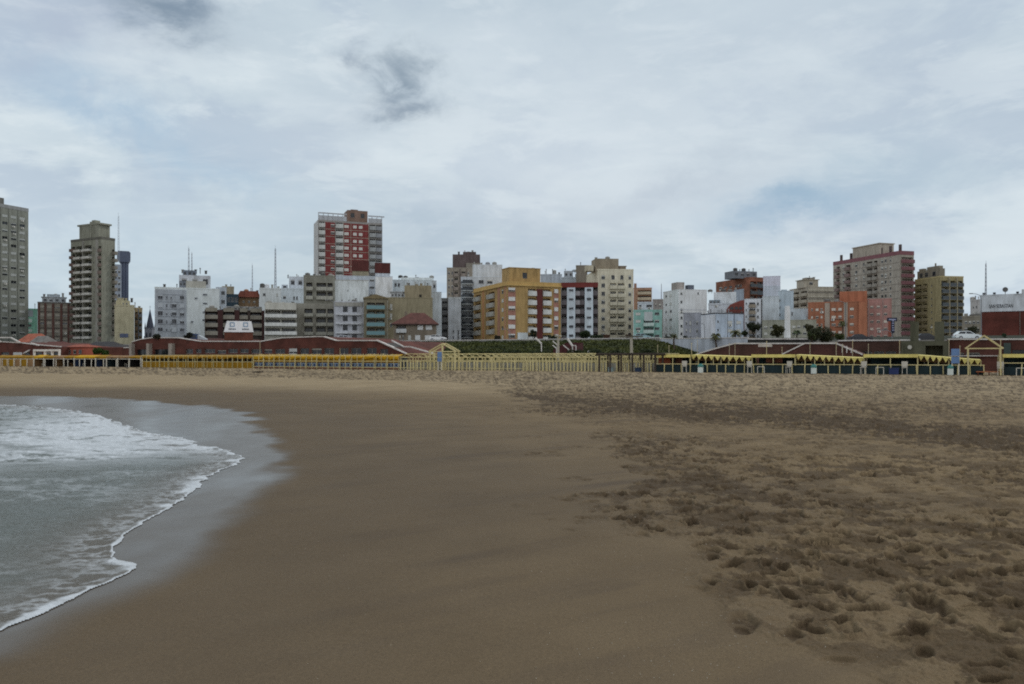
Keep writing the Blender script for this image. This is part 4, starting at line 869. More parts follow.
# ground levels behind the beach
ns = [(-.5, 49), (5, 50.2), (4.95, 52.5)]
def strip_sheet(name, n0, n1, z0, z1, m, x0=-420, x1=420, kind='structure', skirt=None):
    b = MB(); N = 40
    def W(u, n): x = u; y = Y0 + n/.8836 + SL*u; return x, y
    for i in range(N):
        ua, ub = x0+(x1-x0)*i/N, x0+(x1-x0)*(i+1)/N
        a, c, d, e = W(ua, n0), W(ub, n0), W(ub, n1), W(ua, n1)
        b.poly([(*a, z0), (*c, z0), (*d, z1), (*e, z1)])
        if skirt is not None: b.poly([(*a, skirt), (*c, skirt), (*c, z0), (*a, z0)])
    return tag(b.build(name, m), kind=kind)
ASPH = mat((74, 74, 76), 1.0, .9, .25, 'asphalt'); PAVE = mat((128, 124, 116), 1.6, .9, .3, 'paving'); GRS = mat((44, 50, 26), 1.2, .95, .5, 'grass_soil')
strip_sheet('promenade', 50.6, 54, 4.95, 4.95, PAVE, skirt=-.2)
strip_sheet('pavement_kerb', 54, 54.3, 4.952, 4.952, CONC)
strip_sheet('coast_road', 54.3, 64, 4.82, 4.82, ASPH, skirt=None)
strip_sheet('verge', 64, 76, 4.95, 6.15, GRS, skirt=4.7)
strip_sheet('upper_road', 76, 92, 6.15, 6.15, ASPH)
strip_sheet('city_ground', 92, 3500, 6.2, 6.2, mat((112, 108, 100), 1.6, .9, .3, 'ground'), -3000, 3000, skirt=6.0)

def wall_run(name, label, px0, px1, n, z0, z1, m, th=.35, cat='wall', cap=True):
    r = row_empty(name, px0, n, 0, label, cat); W = lx(px1, px0, n); b = MB(); b.box(0, 0, z0, W, th, z1); b.build('wall', m, r)
    if cap: c = MB(); c.box(-.05, -.08, z1+.003, W+.05, th+.08, z1+.15); c.build('coping', COP, r)
    return r
wall_run('retaining_wall', 'long white-capped parapet wall along the top of the grass embankment', 394, 660, 50, 2.5, 5.72, mat((120, 118, 112), 2, .9, .3, 'render'))
wall_run('retaining_wall', 'tall pale retaining wall behind the palm trees where the embankment ends', 660.2, 748, 49.2, -.2, 5.55, mat((138, 144, 152), 2, .9, .3, 'pale_render'))
wall_run('retaining_wall', 'low parapet between the left blocks and the brick terrace', -80, 393.6, 50, 3.5, 5.5, mat((104, 98, 92), 2, .9, .3, 'render'))

# grass embankment: a real slope, with grass blades and shrubs on it
def emb_h(px, n):
    f = max(0, min(1, (n-26)/(49-26))); top = 5.35
    if px > 652: top = 5.35 - 4.2*max(0, min(1, (px-652)/68))**1.15
    if px < 402: top = 5.3 - 2.2*max(0, (402-px)/14)
    return .1 + top*(f**.75)
def embankment():
    b = MB(); NU, NN = 120, 22; V = []
    for i in range(NU+1):
        px = 388+(736-388)*i/NU
        for j in range(NN+1):
            n = 26+22.9*j/NN; x, y, _ = R(px, n); V.append((x, y, emb_h(px, n)-.05+.1*math.sin(i*1.7+j)*math.sin(j*.9)))
    b.v = V
    for i in range(NU):
        for j in range(NN): a = i*(NN+1)+j; b.f.append((a, a+NN+1, a+NN+2, a+1)); b.mi.append(0)
    tag(b.build('grass_embankment', GRS, smooth=True), kind='structure')
embankment()
def leafmat(rgb, key='leaves', g=1.0, nsc=.9):
    k = (tuple(rgb), key, g)
    if k in _m: return _m[k]
    base = [v*g for v in lin(rgb)]
    m = bpy.data.materials.new(key); m.use_nodes = True; nt = m.node_tree; b = nt.nodes['Principled BSDF']; b.inputs['Roughness'].default_value = .7; b.inputs['Specular IOR Level'].default_value = .25
    tc = nt.nodes.new('ShaderNodeTexCoord'); n1 = nt.nodes.new('ShaderNodeTexNoise'); n1.inputs['Scale'].default_value = nsc; n1.inputs['Detail'].default_value = 6
    nt.links.new(tc.outputs['Object'], n1.inputs['Vector']); r = nt.nodes.new('ShaderNodeValToRGB'); r.color_ramp.elements[0].position = .36; r.color_ramp.elements[1].position = .64
    r.color_ramp.elements[0].color = (base[0]*.55, base[1]*.6, base[2]*.6, 1); r.color_ramp.elements[1].color = (base[0]*1.35, base[1]*1.25, base[2]*1.1, 1)
    nt.links.new(n1.outputs[0], r.inputs[0]); nt.links.new(r.outputs[0], b.inputs['Base Color'])
    _m[k] = m; return m
def leaf_cloud(name, pts, size, m, parent=None, up=0.3):
    """pts: Nx3 numpy; many small leaf-sized faces"""
    N = len(pts); a = rng.normal(size=(N, 3)); a /= np.linalg.norm(a, axis=1)[:, None]; q = rng.normal(size=(N, 3)); q[:, 2] += up; c = np.cross(a, q); c /= np.linalg.norm(c, axis=1)[:, None]+1e-9
    s = size*rng.uniform(.6, 1.3, size=(N, 1)); v = np.stack([pts-a*s, pts-c*s*.5, pts+a*s, pts+c*s*.5], 1).reshape(-1, 3)
    me = bpy.data.meshes.new(name); me.vertices.add(4*N); me.loops.add(4*N); me.polygons.add(N)
    me.vertices.foreach_set('co', v.ravel().astype(np.float32)); me.loops.foreach_set('vertex_index', np.arange(4*N, dtype=np.int32)); me.polygons.foreach_set('loop_start', np.arange(0, 4*N, 4, dtype=np.int32)); me.polygons.foreach_set('loop_total', np.full(N, 4, dtype=np.int32))
    me.update(calc_edges=True); me.materials.append(m); return put(name, me, parent)
pts = []
for _ in range(26000):
    px = random.uniform(392, 730); n = 26+22.6*random.random(); x, y, _q = R(px, n); pts.append((x, y, emb_h(px, n)+random.uniform(-.02, .16)))
tag(leaf_cloud('grass', np.array(pts), .26, leafmat((70, 76, 36), 'grass_blades', 1.0, .25), up=.0), 'rough green grass covering the embankment', 'grass', kind='stuff')

def bush(label, px, py, d, w, h, rgb, cat='shrub', name='shrub', n=2600, group=None, dp=None, leaf=.16, loc=None, z=None, g=1.25):
    x = K(px)*d; z = ZP(py, d) if z is None else z; r = empty(name, (x, d, z)); tag(r, label, cat, group); dp = dp or w*.8
    P = []; cl = [(random.uniform(-.36, .36)*w, random.uniform(-.35, .35)*dp, random.uniform(.3, .78)*h, random.uniform(.14, .27)*min(w, h*1.5)) for _ in range(11)]
    for c in cl:
        k = n//11; v = rng.normal(size=(k, 3)); v /= np.linalg.norm(v, axis=1)[:, None]; rr = c[3]*rng.uniform(.55, 1.15, size=(k, 1)); p = v*rr+np.array(c[:3]); p = p[p[:, 2] > -.05]; P.append(p)
    leaf_cloud('foliage', np.concatenate(P), leaf, leafmat(rgb, 'leaves', g), r)
    m = MB()
    for q in range(5): a = random.uniform(0, 6.28); m.bar((0, 0, -.3), (math.cos(a)*w*.25, math.sin(a)*dp*.25, h*.6), .08, r2=.03, n=5)
    m.build('stems', mat((60, 48, 38), 1.6, .9, .2, 'bark'), r)
    return r
def tree(label, px, py0, py1, d, wpx, rgb, trunk=.35, n=3600, group=None, g=1.3):
    x = K(px)*d; z0, z1 = ZP(py0, d), ZP(py1, d); h = z1-z0; w = wpx*d/F; r = empty('tree', (x, d, z0)); tag(r, label, 'tree', group)
    m = MB(); tp = h*trunk; m.bar((0, 0, -.5), (.05, 0, tp), .16*h/4, r2=.1*h/4, n=8)
    L = []
    for q in range(7):
        a = q*.9+random.random(); e = (math.cos(a)*w*.3, math.sin(a)*w*.3, tp+(h-tp)*random.uniform(.4, .8)); m.bar((.05, 0, tp*.95), e, .06*h/4, r2=.02, n=5); L.append(e)
    m.build('trunk', mat((66, 54, 44), 1.6, .9, .3, 'bark'), r); P = []
    for e in L + [(0, 0, tp+(h-tp)*.75), (0, 0, tp+(h-tp)*.45)]:
        for _ in range(3):
            c = np.array(e)+rng.normal(size=3)*w*.1; rad = w*random.uniform(.1, .2); v = rng.normal(size=(n//27, 3)); v /= np.linalg.norm(v, axis=1)[:, None]; P.append(v*rad*rng.uniform(.4, 1.15, size=(n//27, 1))+c)
    leaf_cloud('crown', np.concatenate(P), .15, leafmat(rgb, 'leaves', g), r); return r
def palm(label, px, py0, py1, d, wpx, rgb=(70, 72, 44), group='palms along the seafront'):
    x = K(px)*d; z0, z1 = ZP(py0, d), ZP(py1, d); h = z1-z0; R_ = wpx*d/F/2; r = empty('palm_tree', (x, d, z0)); tag(r, label, 'palm tree', group); th = max(.4, h-R_*.8)
    m = MB(); seg = 8; px_ = 0
    for i in range(seg): a, c = th*i/seg, th*(i+1)/seg; m.bar((.06*math.sin(i), 0, a-.3*(i == 0)), (.06*math.sin(i+1), 0, c), .2-.006*i, r2=.17-.006*i, n=8)
    m.build('trunk', mat((86, 72, 58), 1.6, .95, .3, 'palm_bark'), r)
    b = MB()
    for i in range(34):
        a = i*2.399; el = random.uniform(-.75, 1.35); L = R_*random.uniform(.85, 1.1); pts = []
        for q in range(8):
            t_ = q/7; rr = L*math.cos(el*.8)*t_*1.0+.02; zz = th+L*(math.sin(el)*t_-.65*t_*t_)*.9; pts.append(Vector((rr*math.cos(a), rr*math.sin(a), zz)))
        for p, q in zip(pts[:-1], pts[1:]):
            b.bar(p, q, .02, n=3)
            dr = (q-p).normalized(); sd = dr.cross(Vector((0, 0, 1))); sd = sd.normalized() if sd.length > .05 else Vector((1, 0, 0))
            for s_ in (-1, 1):
                for f in (0, .33, .66):
                    o_ = p.lerp(q, f); tip = o_+sd*s_*L*.22+dr*L*.12+Vector((0, 0, -L*.12)); b.poly([o_, o_+dr*.07, tip])
    b.build('crown', leafmat(rgb, 'palm_fronds', 1.5), r); return r
palm('small round-headed palm before the grey four-storey wing', 674, 351, 332, 150, 7.6)
palm('two-headed palm on a slim trunk in front of the pale retaining wall', 716, 350, 330.4, 152, 11.4)
palm('bushy palm right of the two-headed palm, before the blue-white house', 735.6, 342, 327, 158, 12.4)
tree('dark tree hiding the foot of the narrow balcony block', 753.4, 341, 323.4, 190, 13, (44, 50, 34))
tree('thin leafy tree at the right foot of the blue-white house', 745, 341, 330, 192, 6, (50, 60, 40))
bush('squared olive green cypress hedge block left of the obelisk', 777.6, 340, 188, 2.9, 4.2, (66, 66, 42), cat='hedge', name='hedge', n=3200)
palm('small palm at the right of the obelisk', 797.0, 341, 328, 190, 9.4, (58, 70, 46))
bush('tall squared olive hedge block right of the obelisk', 810.6, 340, 180, 1.9, 4.3, (66, 64, 42), cat='hedge', name='hedge')
palm('palm standing against the orange block beside the squared hedge', 819.6, 341, 324, 186, 9, (56, 66, 44))
palm('tall palm in front of the right part of the orange block', 843, 341, 318.6, 172, 8.6)
bush('wide dark green hedge mound in front of the orange block', 822.4, 342.6, 132, 4.6, 2.3, (48, 52, 32), cat='hedge', name='hedge', n=6500, dp=3, leaf=.12)
bush('lighter green bush at the right end of the dark hedge mound', 839.4, 342, 134, 1.6, 1.5, (62, 72, 34), n=1800, leaf=.1)
bush('lighter green bush at the left end of the dark hedge mound', 811.6, 342.6, 130, 1.5, 1.9, (58, 66, 34), n=1800, leaf=.1)
tree('dark tree on the embankment in front of the white-ribbed block', 585, 346, 329.4, 178, 10.5, (44, 56, 34))
bush('dark bush at the top of the embankment right of the stairs', 596.4, 343.6, 172, 2.6, 2.0, (50, 60, 38))
bush('round shrub at the top of the embankment below the yellow block', 553.5, 344, 176, 2.2, 2.0, (48, 56, 36))
bush('small tree-like bush before the yellow block corner', 497.6, 341.4, 190, 1.6, 1.5, (56, 50, 36), n=1200)
bush('small bush before the maroon bay of the yellow block', 533.4, 341, 192, 1.5, 3.2, (54, 60, 44), n=1200)
for i, (p, w_, l_) in enumerate(((459, 2.8, 'bush on the embankment crest right of the white-timbered gable'), (486, 3, 'low bush in the middle of the embankment foot'), (512, 3.6, 'dark low bush on the embankment below the yellow corner'), (535, 3.0, 'low bush left of the pale floodlight post'), (575, 4.2, 'dense bush at the foot of the maroon stairs'), (598, 3.4, 'dense dark bush left of the dark pergola'), (618, 3.0, 'low dark bush behind the dark pergola'), (648, 3.2, 'low dark bush right of the tall flat-topped post'))):
    d_ = R(p, 30)[1]; bush(l_, p, 0, d_, w_, 1.9, (44, 54, 30), n=2200, z=emb_h(p, 30)-.1, leaf=.13)
bush('round dark bush on the brick terrace left of the blue truck', 188.4, 339.4, 184, 2.0, 1.5, (34, 36, 28), n=1500)
bush('dark low bush beside the church at the terrace left end', 157.6, 338.8, 186, 1.9, 1.1, (40, 44, 34), n=1300)
bush('bright green hedge behind the left beach tents', 100, 355, 182, 5.8, 1.6, (52, 74, 30), cat='hedge', name='hedge', n=3600)
bush('green bush right of the olive portal', 1004, 345, 134, 1.0, 2.2, (50, 66, 44), n=1200)
for i, p in enumerate((667.5, 686)): bush(('small dark shrub left of the round-headed palm','small dark shrub right of the tall white block corner')[i], p, 341.2, 200, 1.6, 1.3, (46, 54, 38), n=900)
bush('dark bush at the foot of the mustard-beige tower', 972, 338, 200, 3, 3.2, (54, 58, 42), n=2600)

# maroon stair on the embankment
def stair():
    n = 34; r = row_empty('embankment_stair', 548, n, 0, 'maroon stairway with white slanted balustrades on the embankment', 'staircase'); X = lambda p: lx(p, 548, n)
    b = MB(); zt = zr(342.6, 562, n)
    for i in range(12): b.box(X(560), -3+i*.5, 0, X(577), -3+(i+1)*.5-.003, zr(349.5, 565, n)+(zt-zr(349.5, 565, n))*i/11)
    b.build('steps', mat((74, 34, 34), 2, .9, .3, 'maroon_steps'), r)
    for a, ya, c, yc, t_ in ((543, 337.6, 549, 343.6, .17), (574.6, 338.4, 579.6, 346, .2), (579.6, 345.6, 583, 345.4, .12), (560, 341, 564.6, 344.8, .1), (560, 345, 564, 348.6, .1), (570.4, 345, 576, 349.6, .1), (595, 351.2, 598.6, 353.6, .25)):
        m = MB(); m.bar((X(a), -3.3, zr(ya, a, n-3.3)), (X(c), -3.3, zr(yc, c, n-3.3)), t_); m.build('balustrade', COP, r)
        p = MB(); p.bar((X(c), -3.3, 1), (X(c), -3.3, zr(yc, c, n-3.3)-t_*.3), .1); p.build('post', COP, r)
stair()

# ------------------------------------------------------------------ cars
def car(label, px, d, z, rz, rgb, hatch=True, cat='car', name='parked_car'):
    r = empty(name, (K(px)*d, d, z), rz); tag(r, label, cat, 'cars parked along the coast road')
    pm = mat(rgb, 2, .3, 0, 'car_paint', spec=.6); L = 4.2
    low = [(-2.1,.35),(-1.6,.25),(1.7,.25),(2.1,.4),(2.08,.7),(1.3,.92),(-2.0,.95),(-2.12,.7)]
    cab = [(-1.95,.95),(1.05,.93),(.35,1.42),(-.2,1.48),(-1.35,1.46)] if hatch else [(-1.5,.95),(1.05,.93),(.35,1.38),(-.2,1.42),(-.85,1.38)]
    b = MB(); wd = lambda z_: .84 if z_ < .94 else .84-(z_-.94)*.32
    def loft(P):
        n = len(P); i0 = len(b.v)
        for s_ in (-1, 1): b.v += [(x, s_*wd(zz), zz) for x, zz in P]
        for i in range(n): j = (i+1) % n; b.f.append((i0+i, i0+j, i0+n+j, i0+n+i)); b.mi.append(0)
        b.f.append(tuple(i0+i for i in reversed(range(n)))); b.f.append(tuple(i0+n+i for i in range(n))); b.mi += [0, 0]
    loft(low); loft(cab); body = b.build('body', pm, r)
    g = MB(); xe = -1.75 if hatch else -1.3
    for s_ in (-1, 1):
        for P in ([(xe,1.0),(-.55,1.0),(-.5,1.4),(xe+.35,1.36)], [(-.45,1.0),(.85,.99),(.28,1.36),(-.4,1.41)]):
            q = [(x, s_*(wd(zz)+.006), zz) for x, zz in P]; g.poly(q if s_ < 0 else list(reversed(q)))
    g.poly([(1.0,-.72,.97),(1.0,.72,.97),(.42,.62,1.38),(.42,.62-1.24,1.38)])
    g.build('window', GL, r)
    for x in (-1.32, 1.3):
        for s_ in (-1, 1):
            w = MB(); w.bar((x, s_*.62, .31), (x, s_*.86, .31), .32, n=16); wo = w.build('wheel', mat((26, 26, 28), 1.2, .8, 0, 'tyre'), r); h = MB(); h.bar((x, s_*.861, .31), (x, s_*.875, .31), .2, n=12); h.build('rim', mat((130, 130, 134), 2, .4, 0, 'rim', metal=.6), wo)
    for s_ in (-.6, .6): l = MB(); l.box(2.0, s_-.15, .55, 2.11, s_+.15, .7); l.build('headlight', mat((190, 190, 185), 2, .2, 0, 'lamp'), r); l = MB(); l.box(-2.14, s_-.12, .68, -2.05, s_+.12, .85); l.build('tail_light', mat((110, 24, 20), 2, .3, 0, 'tail'), r)
    return r
ROADZ = 4.825
def nd(px, n): return R(px, n)[1]
car('white hatchback parked above the brick terrace near the right edge', 967, nd(967, 56), ROADZ+.2, ANG+.35, (158, 164, 172))
car('dark saloon parked before the salmon pink block', 860, nd(860, 57), ROADZ, ANG+.2, (30, 32, 40), False)
car('dark car between the two olive portal blocks', 926.5, nd(926.5, 57), ROADZ, ANG+.2, (28, 28, 34), False)
car('white car in front of the maroon-roofed house', 438, 203, 6.15, ANG+.3, (168, 172, 176))
car('pale turquoise car before the turquoise block', 642, 196, 6.15+.15, .0, (110, 142, 146))
car('white car barely visible before the blank pale wall', 345, 206, 6.15, .3, (150, 154, 160))
def truck():
    d = 184; r = empty('parked_truck', (K(196)*d, d, 4.95), .1); tag(r, 'blue truck seen above the brick terrace in front of the white block', 'truck')
    m = MB(); m.box(-1.6, 0, .5, .3, 1.7, 2.4); m.build('cab', mat((44, 66, 100), 2, .4, .1, 'blue_paint'), r)
    g = MB(); g.box(-1.35, -.02, 1.5, -.1, .1, 2.1); g.build('window', GL, r)
    m = MB(); m.prism([(.35, .7), (2.2, .7), (2.2, 1.2), (.35, 2.2)], 0, 1.8); m.build('load_bed', mat((130, 136, 140), 2, .6, .2, 'grey_tarpaulin'), r)
    for x in (-1, 1.4): w = MB(); w.bar((x, -.02, .4), (x, .25, .4), .4, n=14); w.build('wheel', mat((26, 26, 28), 1.2, .8, 0, 'tyre'), r)
truck()
def vsign():
    d = 172; r = empty('hanging_sign', (K(893)*d, d, 4.95)); tag(r, 'tall navy vertical sign on a post before the salmon pink block', 'sign'); z0, z1 = ZP(333, d)-4.95, ZP(319, d)-4.95
    m = MB(); m.box(-.35, 0, z0, .35, .3, z1-.5).box(-1.2, 0, z1-.497, .9, .3, z1+.3); m.build('sign_board', mat((30, 34, 54), 2, .5, .1, 'navy_panel'), r)
    l = MB()
    for i in range(5): l.box(-.2, -.02, z0+.5+i*.5, .2, -.004, z0+.72+i*.5)
    l.box(-.9, -.02, z1-.25, .6, -.004, z1+.02); l.build('lettering', mat((120, 124, 150), 2, .5, 0, 'sign_letters'), r)
    m = MB(); m.bar((0, .15, -.1), (0, .15, z0), .1, n=8); m.build('post', mat((90, 90, 92)), r)
vsign()
def lamp(px, d, y0, label, arm=1.6, z0=4.9):
    r = empty('street_lamp', (K(px)*d, d, z0)); tag(r, label, 'street lamp', 'street lamps along the coast road'); h = ZP(y0, d)-z0; gm = mat((104, 106, 110), 2, .5, .1, 'galvanised'); m = MB(); m.bar((0, 0, -.3), (0, 0, h-.8), .1, r2=.07, n=8)
    pr = (0, 0, h-.8)
    for i in range(1, 6): a = i/5*math.pi/2; q = (-arm*(1-math.cos(a)), 0, h-.8+.8*math.sin(a)); m.bar(pr, q, .055, n=6); pr = q
    m.build('pole', gm, r); l = MB(); l.box(-arm-.6, -.14, h-.08, -arm, .14, h+.08); l.build('lamp_head', gm, r)
for p, d_, y_, l_ in ((704.8, 168, 322.5, 'street lamp bending left before the low white side wall'), (691.2, 170, 313, 'tall thin street lamp before the grey four-storey wing'), (845.6, 160, 301, 'tall street lamp before the orange block'), (981.2, 150, 293.6, 'street lamp at the left corner of the brick sign building'), (892, 158, 330, 'short lamp left of the olive portal'), (727.6, 170, 311, 'thin lamp before the pale-blue house'), (510, 200, 329, 'lamp before the yellow corner block'), (334, 200, 300, 'tall thin lamp between the beige and white balcony blocks')): lamp(p, d_, y_, l_)

# ------------------------------------------------------------------ the beach huts
CRW = mat((168, 154, 98), 1.75, .8, .25, 'cream_timber'); YC = mat((158, 126, 36), 1.7, .8, .25, 'yellow_canvas'); YL = mat((184, 162, 62), 1.8, .8, .2, 'pale_yellow_canvas')
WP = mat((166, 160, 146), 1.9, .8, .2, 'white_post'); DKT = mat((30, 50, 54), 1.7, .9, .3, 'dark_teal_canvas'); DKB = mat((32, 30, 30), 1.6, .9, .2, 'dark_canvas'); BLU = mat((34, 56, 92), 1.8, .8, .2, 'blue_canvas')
MUS = mat((136, 106, 24), 1.55, .8, .3, 'mustard_canvas'); OCH = mat((132, 96, 48), 1.8, .8, .3, 'ochre_canvas'); REDC = mat((120, 66, 44), 1.8, .9, .3, 'red_oxide'); GRC = mat((54, 66, 40), 1.8, .9, .3, 'green_canvas'); BLW = mat((104, 120, 138), 1.9, .8, .3, 'blue_white_panel')
def tent(px, w, label, group, style, dpt=2.6, zt=2.35):
    r = row_empty('beach_tent', px, 0, 0, label, 'beach tent', group)
    posts = WP if style in ('open', 'panel') else CRW; PW = .055 if style == 'open' else .03
    for x in (.06, w-.06):
        for y in (0, dpt): m = MB(); m.box(x-PW, y-PW, -.15, x+PW, y+PW, zt-.3); m.build('post', posts, r)
    rm = {'open': random.choice((OCH, YC, MUS)), 'panel': MUS, 'black': MUS, 'low': YC}[style]
    m = MB(); zr0 = zt-.3; rid = zt + random.uniform(-.08, .12)
    m.poly([(0,-.05,zr0+.03),(w,-.05,zr0+.03),(w,dpt*.5,rid),(0,dpt*.5,rid)]); m.poly([(w,dpt+.05,zr0+.03),(0,dpt+.05,zr0+.03),(0,dpt*.5,rid-.01),(w,dpt*.5,rid-.01)])
    n = 5
    for i in range(n): xa, xb = w*i/n, w*(i+1)/n; dz = .3+random.uniform(-.1, .12); m.poly([(xa,-.07,zr0-dz),(xb,-.07,zr0-dz+random.uniform(-.08,.08)),(xb,-.07,zr0+.03),(xa,-.07,zr0+.03)])
    m.build('roof_canvas', rm, r)
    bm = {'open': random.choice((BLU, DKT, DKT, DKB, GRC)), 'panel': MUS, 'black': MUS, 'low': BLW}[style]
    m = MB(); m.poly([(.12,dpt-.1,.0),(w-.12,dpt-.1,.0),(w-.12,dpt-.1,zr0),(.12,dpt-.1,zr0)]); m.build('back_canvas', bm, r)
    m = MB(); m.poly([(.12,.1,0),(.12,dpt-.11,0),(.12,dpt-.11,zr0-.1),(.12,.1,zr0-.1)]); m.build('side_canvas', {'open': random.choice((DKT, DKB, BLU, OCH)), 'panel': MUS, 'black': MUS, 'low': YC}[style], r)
    if style == 'panel': m = MB(); m.box(.12, .0, 0, w-.12, .03, 1.55); m.build('front_canvas', random.choice((MUS, MUS, MUS, OCH)), r)
    if style == 'black':
        m = MB(); m.box(.12, .0, 0, w-.12, .03, 1.05); m.build('front_canvas', MUS, r); m = MB(); 
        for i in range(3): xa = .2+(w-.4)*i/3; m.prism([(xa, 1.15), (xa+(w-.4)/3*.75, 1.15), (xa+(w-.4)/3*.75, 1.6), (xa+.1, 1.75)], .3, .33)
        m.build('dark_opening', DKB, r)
    if style == 'low':
        m = MB(); m.box(.0, .12, 1.12, w, .15, 2.0); m.build('curtain', MUS, r); m = MB(); m.box(0, .12, .04, w, .16, .36); m.build('base_board', REDC, r); m = MB(); m.box(0, .18, .42, w, .22, 1.02); m.build('locker_front', BLW, r)
        m = MB()
        for i in range(3): xa = .15+(w-.3)*i/3; m.box(xa+.05, .15, .52, xa+(w-.3)/3*.6, .178, .86)
        m.build('locker_vent', BLU, r)
        m = MB()
        for i in range(7):
            xa = w*(i+.5)/7+random.uniform(-.1, .1); hh = random.uniform(.1, .3); m.bar((xa, 0, zt-.2), (xa+random.uniform(-.15, .15), .1, zt-.1+hh), .06, n=5)
        m.build('ridge_knots', CRW, r)
    if style == 'open' and random.random() < .75:
        m = MB(); cx = w*random.uniform(.3, .6)
        m.box(cx-.35, .8, .66, cx+.35, 1.4, .7)
        for a in (-.3, .3):
            for c in (.85, 1.35): m.box(cx+a-.03, c-.03, 0, cx+a+.03, c+.03, .66)
        o_ = empty('folding_table', (0, 0, 0)); x, y, _ = r.location; bpy.data.objects.remove(o_)
        o_ = m.build('folding_table', random.choice((WP, OCH, mat((120, 120, 116)))), None, (x, y, 0), ANG); tag(o_, 'small folding table inside an open beach tent on the left', 'table', 'tables in the open tents')
    return r
def upx(u):                       # metres along the line n=0 -> pixel
    x = u*UX; y = Y0 + SL*x; return 512+F*x/y
def uof(px): x, y, _ = R(px, 0); return x/UX
def tents(p0, p1, w, label, group, style):
    ua, ub = uof(p0), uof(p1); n = max(1, round((ub-ua)/w)); w = (ub-ua)/n
    for i in range(n): tent(upx(ua+i*w), w-.04, label, group, style)
tents(-70, 33.5, 2.3, 'plain mustard-yellow closed beach tent in the far left run', 'closed yellow tents at the far left', 'panel')
tents(34, 141, 3.45, 'open beach tent with white posts and a dark interior in the left run', 'open tents with white posts', 'open')
tents(142.5, 252.5, 2.5, 'mustard-yellow tent with a dark slotted opening', 'yellow slotted tents', 'black')
tents(253.5, 399, 2.5, 'yellow-curtained tent with blue lockers and a red base board behind cream posts', 'yellow tents with blue lockers', 'low')
def fence(label, p0, p1, n, zs, step, m, name='beach_fence', panels=None, r_=.05, hp=None):
    r = row_empty(name, p0, n, 0, label, 'fence'); W = lx(p1, p0, n); k = max(2, int(W/step)); k = min(k, 99)
    for i in range(k+1):
        if 0 < i < k and random.random() < .05: continue
        x = W*i/k+random.uniform(-.07, .07)*(0 < i < k); q = MB(); h = (hp or max(zs))+random.uniform(-.06, .05); q.bar((x, 0, -.2), (x+random.gauss(0, .03), random.gauss(0, .02), h-.003), r_*1.35); q.build('post', m, r)
    for z in zs: q = MB(); q.box(-r_, -.04, z, W+r_, .04, z+.09); q.build('rail', m, r)
    if panels: q = MB(); q.box(0, .14, .0, W, .17, panels[0]); q.build('canvas_screen', panels[1], r)
    return r
fence('white post and rail frame in front of the open left tents', 34, 142, -1.1, (1.55,), 3.45, WP, r_=.06)
fence('white rail with thin posts in front of the plain yellow tents', -70, 33.6, -1.1, (1.55,), 2.3, WP, r_=.045)
fence('cream top rail on thin posts before the slotted yellow tents', 142, 253, -1.1, (2.3, 1.1), 1.25, CRW, r_=.026)
fence('cream lattice rail on thin posts before the blue-lockered tents', 253.4, 400, -1.2, (2.25, 1.28, .3), 1.2, CRW, r_=.03)
fence('dense cream paling along the middle of the beach', 400.4, 523, -1.2, (1.45, .28), .62, CRW, r_=.06)
fence('cream paling left of and behind the dark pergola', 523.4, 655, -1.2, (1.5,), .52, CRW, r_=.075)
fence('pale yellow post and rail front of the right awnings', 655.6, 792, -1.3, (1.05,), 1.15, CRW, r_=.055, panels=(.98, DKT))
fence('cream rail before the middle scalloped awning', 792.4, 917, -1.3, (1.05,), 1.25, CRW, r_=.055, panels=(.98, DKT))
fence('cream rail below the blue notice boards', 917.4, 984, -1.3, (1.05,), 1.1, CRW, r_=.055, panels=(.98, DKT))
fence('cream rail at the right edge under the last yellow roof', 1003, 1075, -1.3, (1.3,), 1.6, CRW, r_=.055, panels=(.9, DKT))

# bare cream timber frames of the middle section
def bare_frame(w, L, label):
    r = row_empty('tent_frame', 400, 0, 0, label, 'tent frame', 'bare cream tent frames in the middle of the beach'); k = int(L/2.4); zt = 1.95
    for y in range(k+1):
        for x in (0, w): m = MB(); m.box(x-.05, y*2.4-.05, -.15, x+.05, y*2.4+.05, zt); m.build('post', CRW, r)
        m = MB(); m.bar((0, y*2.4, zt+.02), (w/2, y*2.4, zt+.52), .045).bar((w/2, y*2.4, zt+.52), (w, y*2.4, zt+.02), .045).bar((0, y*2.4, zt-.05), (w, y*2.4, zt-.05), .045)
        m.build('gable', CRW, r)
    for x in (0, w): m = MB(); m.box(x-.05, -.3, zt+.003, x+.05, L+.3, zt+.1).box(x-.05, 0, zt-.7, x+.05, L, zt-.6); m.build('beam', CRW, r)
    m = MB(); m.box(w/2-.05, -.3, zt+.52, w/2+.05, L+.3, zt+.6); m.build('ridge', CRW, r)
    q = MB(); q.poly([(w*.5,.4,.02),(w*.5,L-.4,.02),(w*.5,L-.4,1.1),(w*.5,.4,1.1)]); q.build('partition_canvas', mat((112, 112, 104), 2, .9, .3, 'faded_canvas'), r)
    return r
ua, ub = uof(401), uof(660); nb = 15; wst = (ub-ua)/nb
pro = bare_frame(wst*.82, 14.4, 'bare cream timber tent frame in the middle of the beach, canvas removed')
for i in range(nb):
    o_ = pro if i == 0 else copy_tree(pro); u = ua+i*wst; px = upx(u); x, y, _ = R(px, .6); o_.location = (x, y, 0)

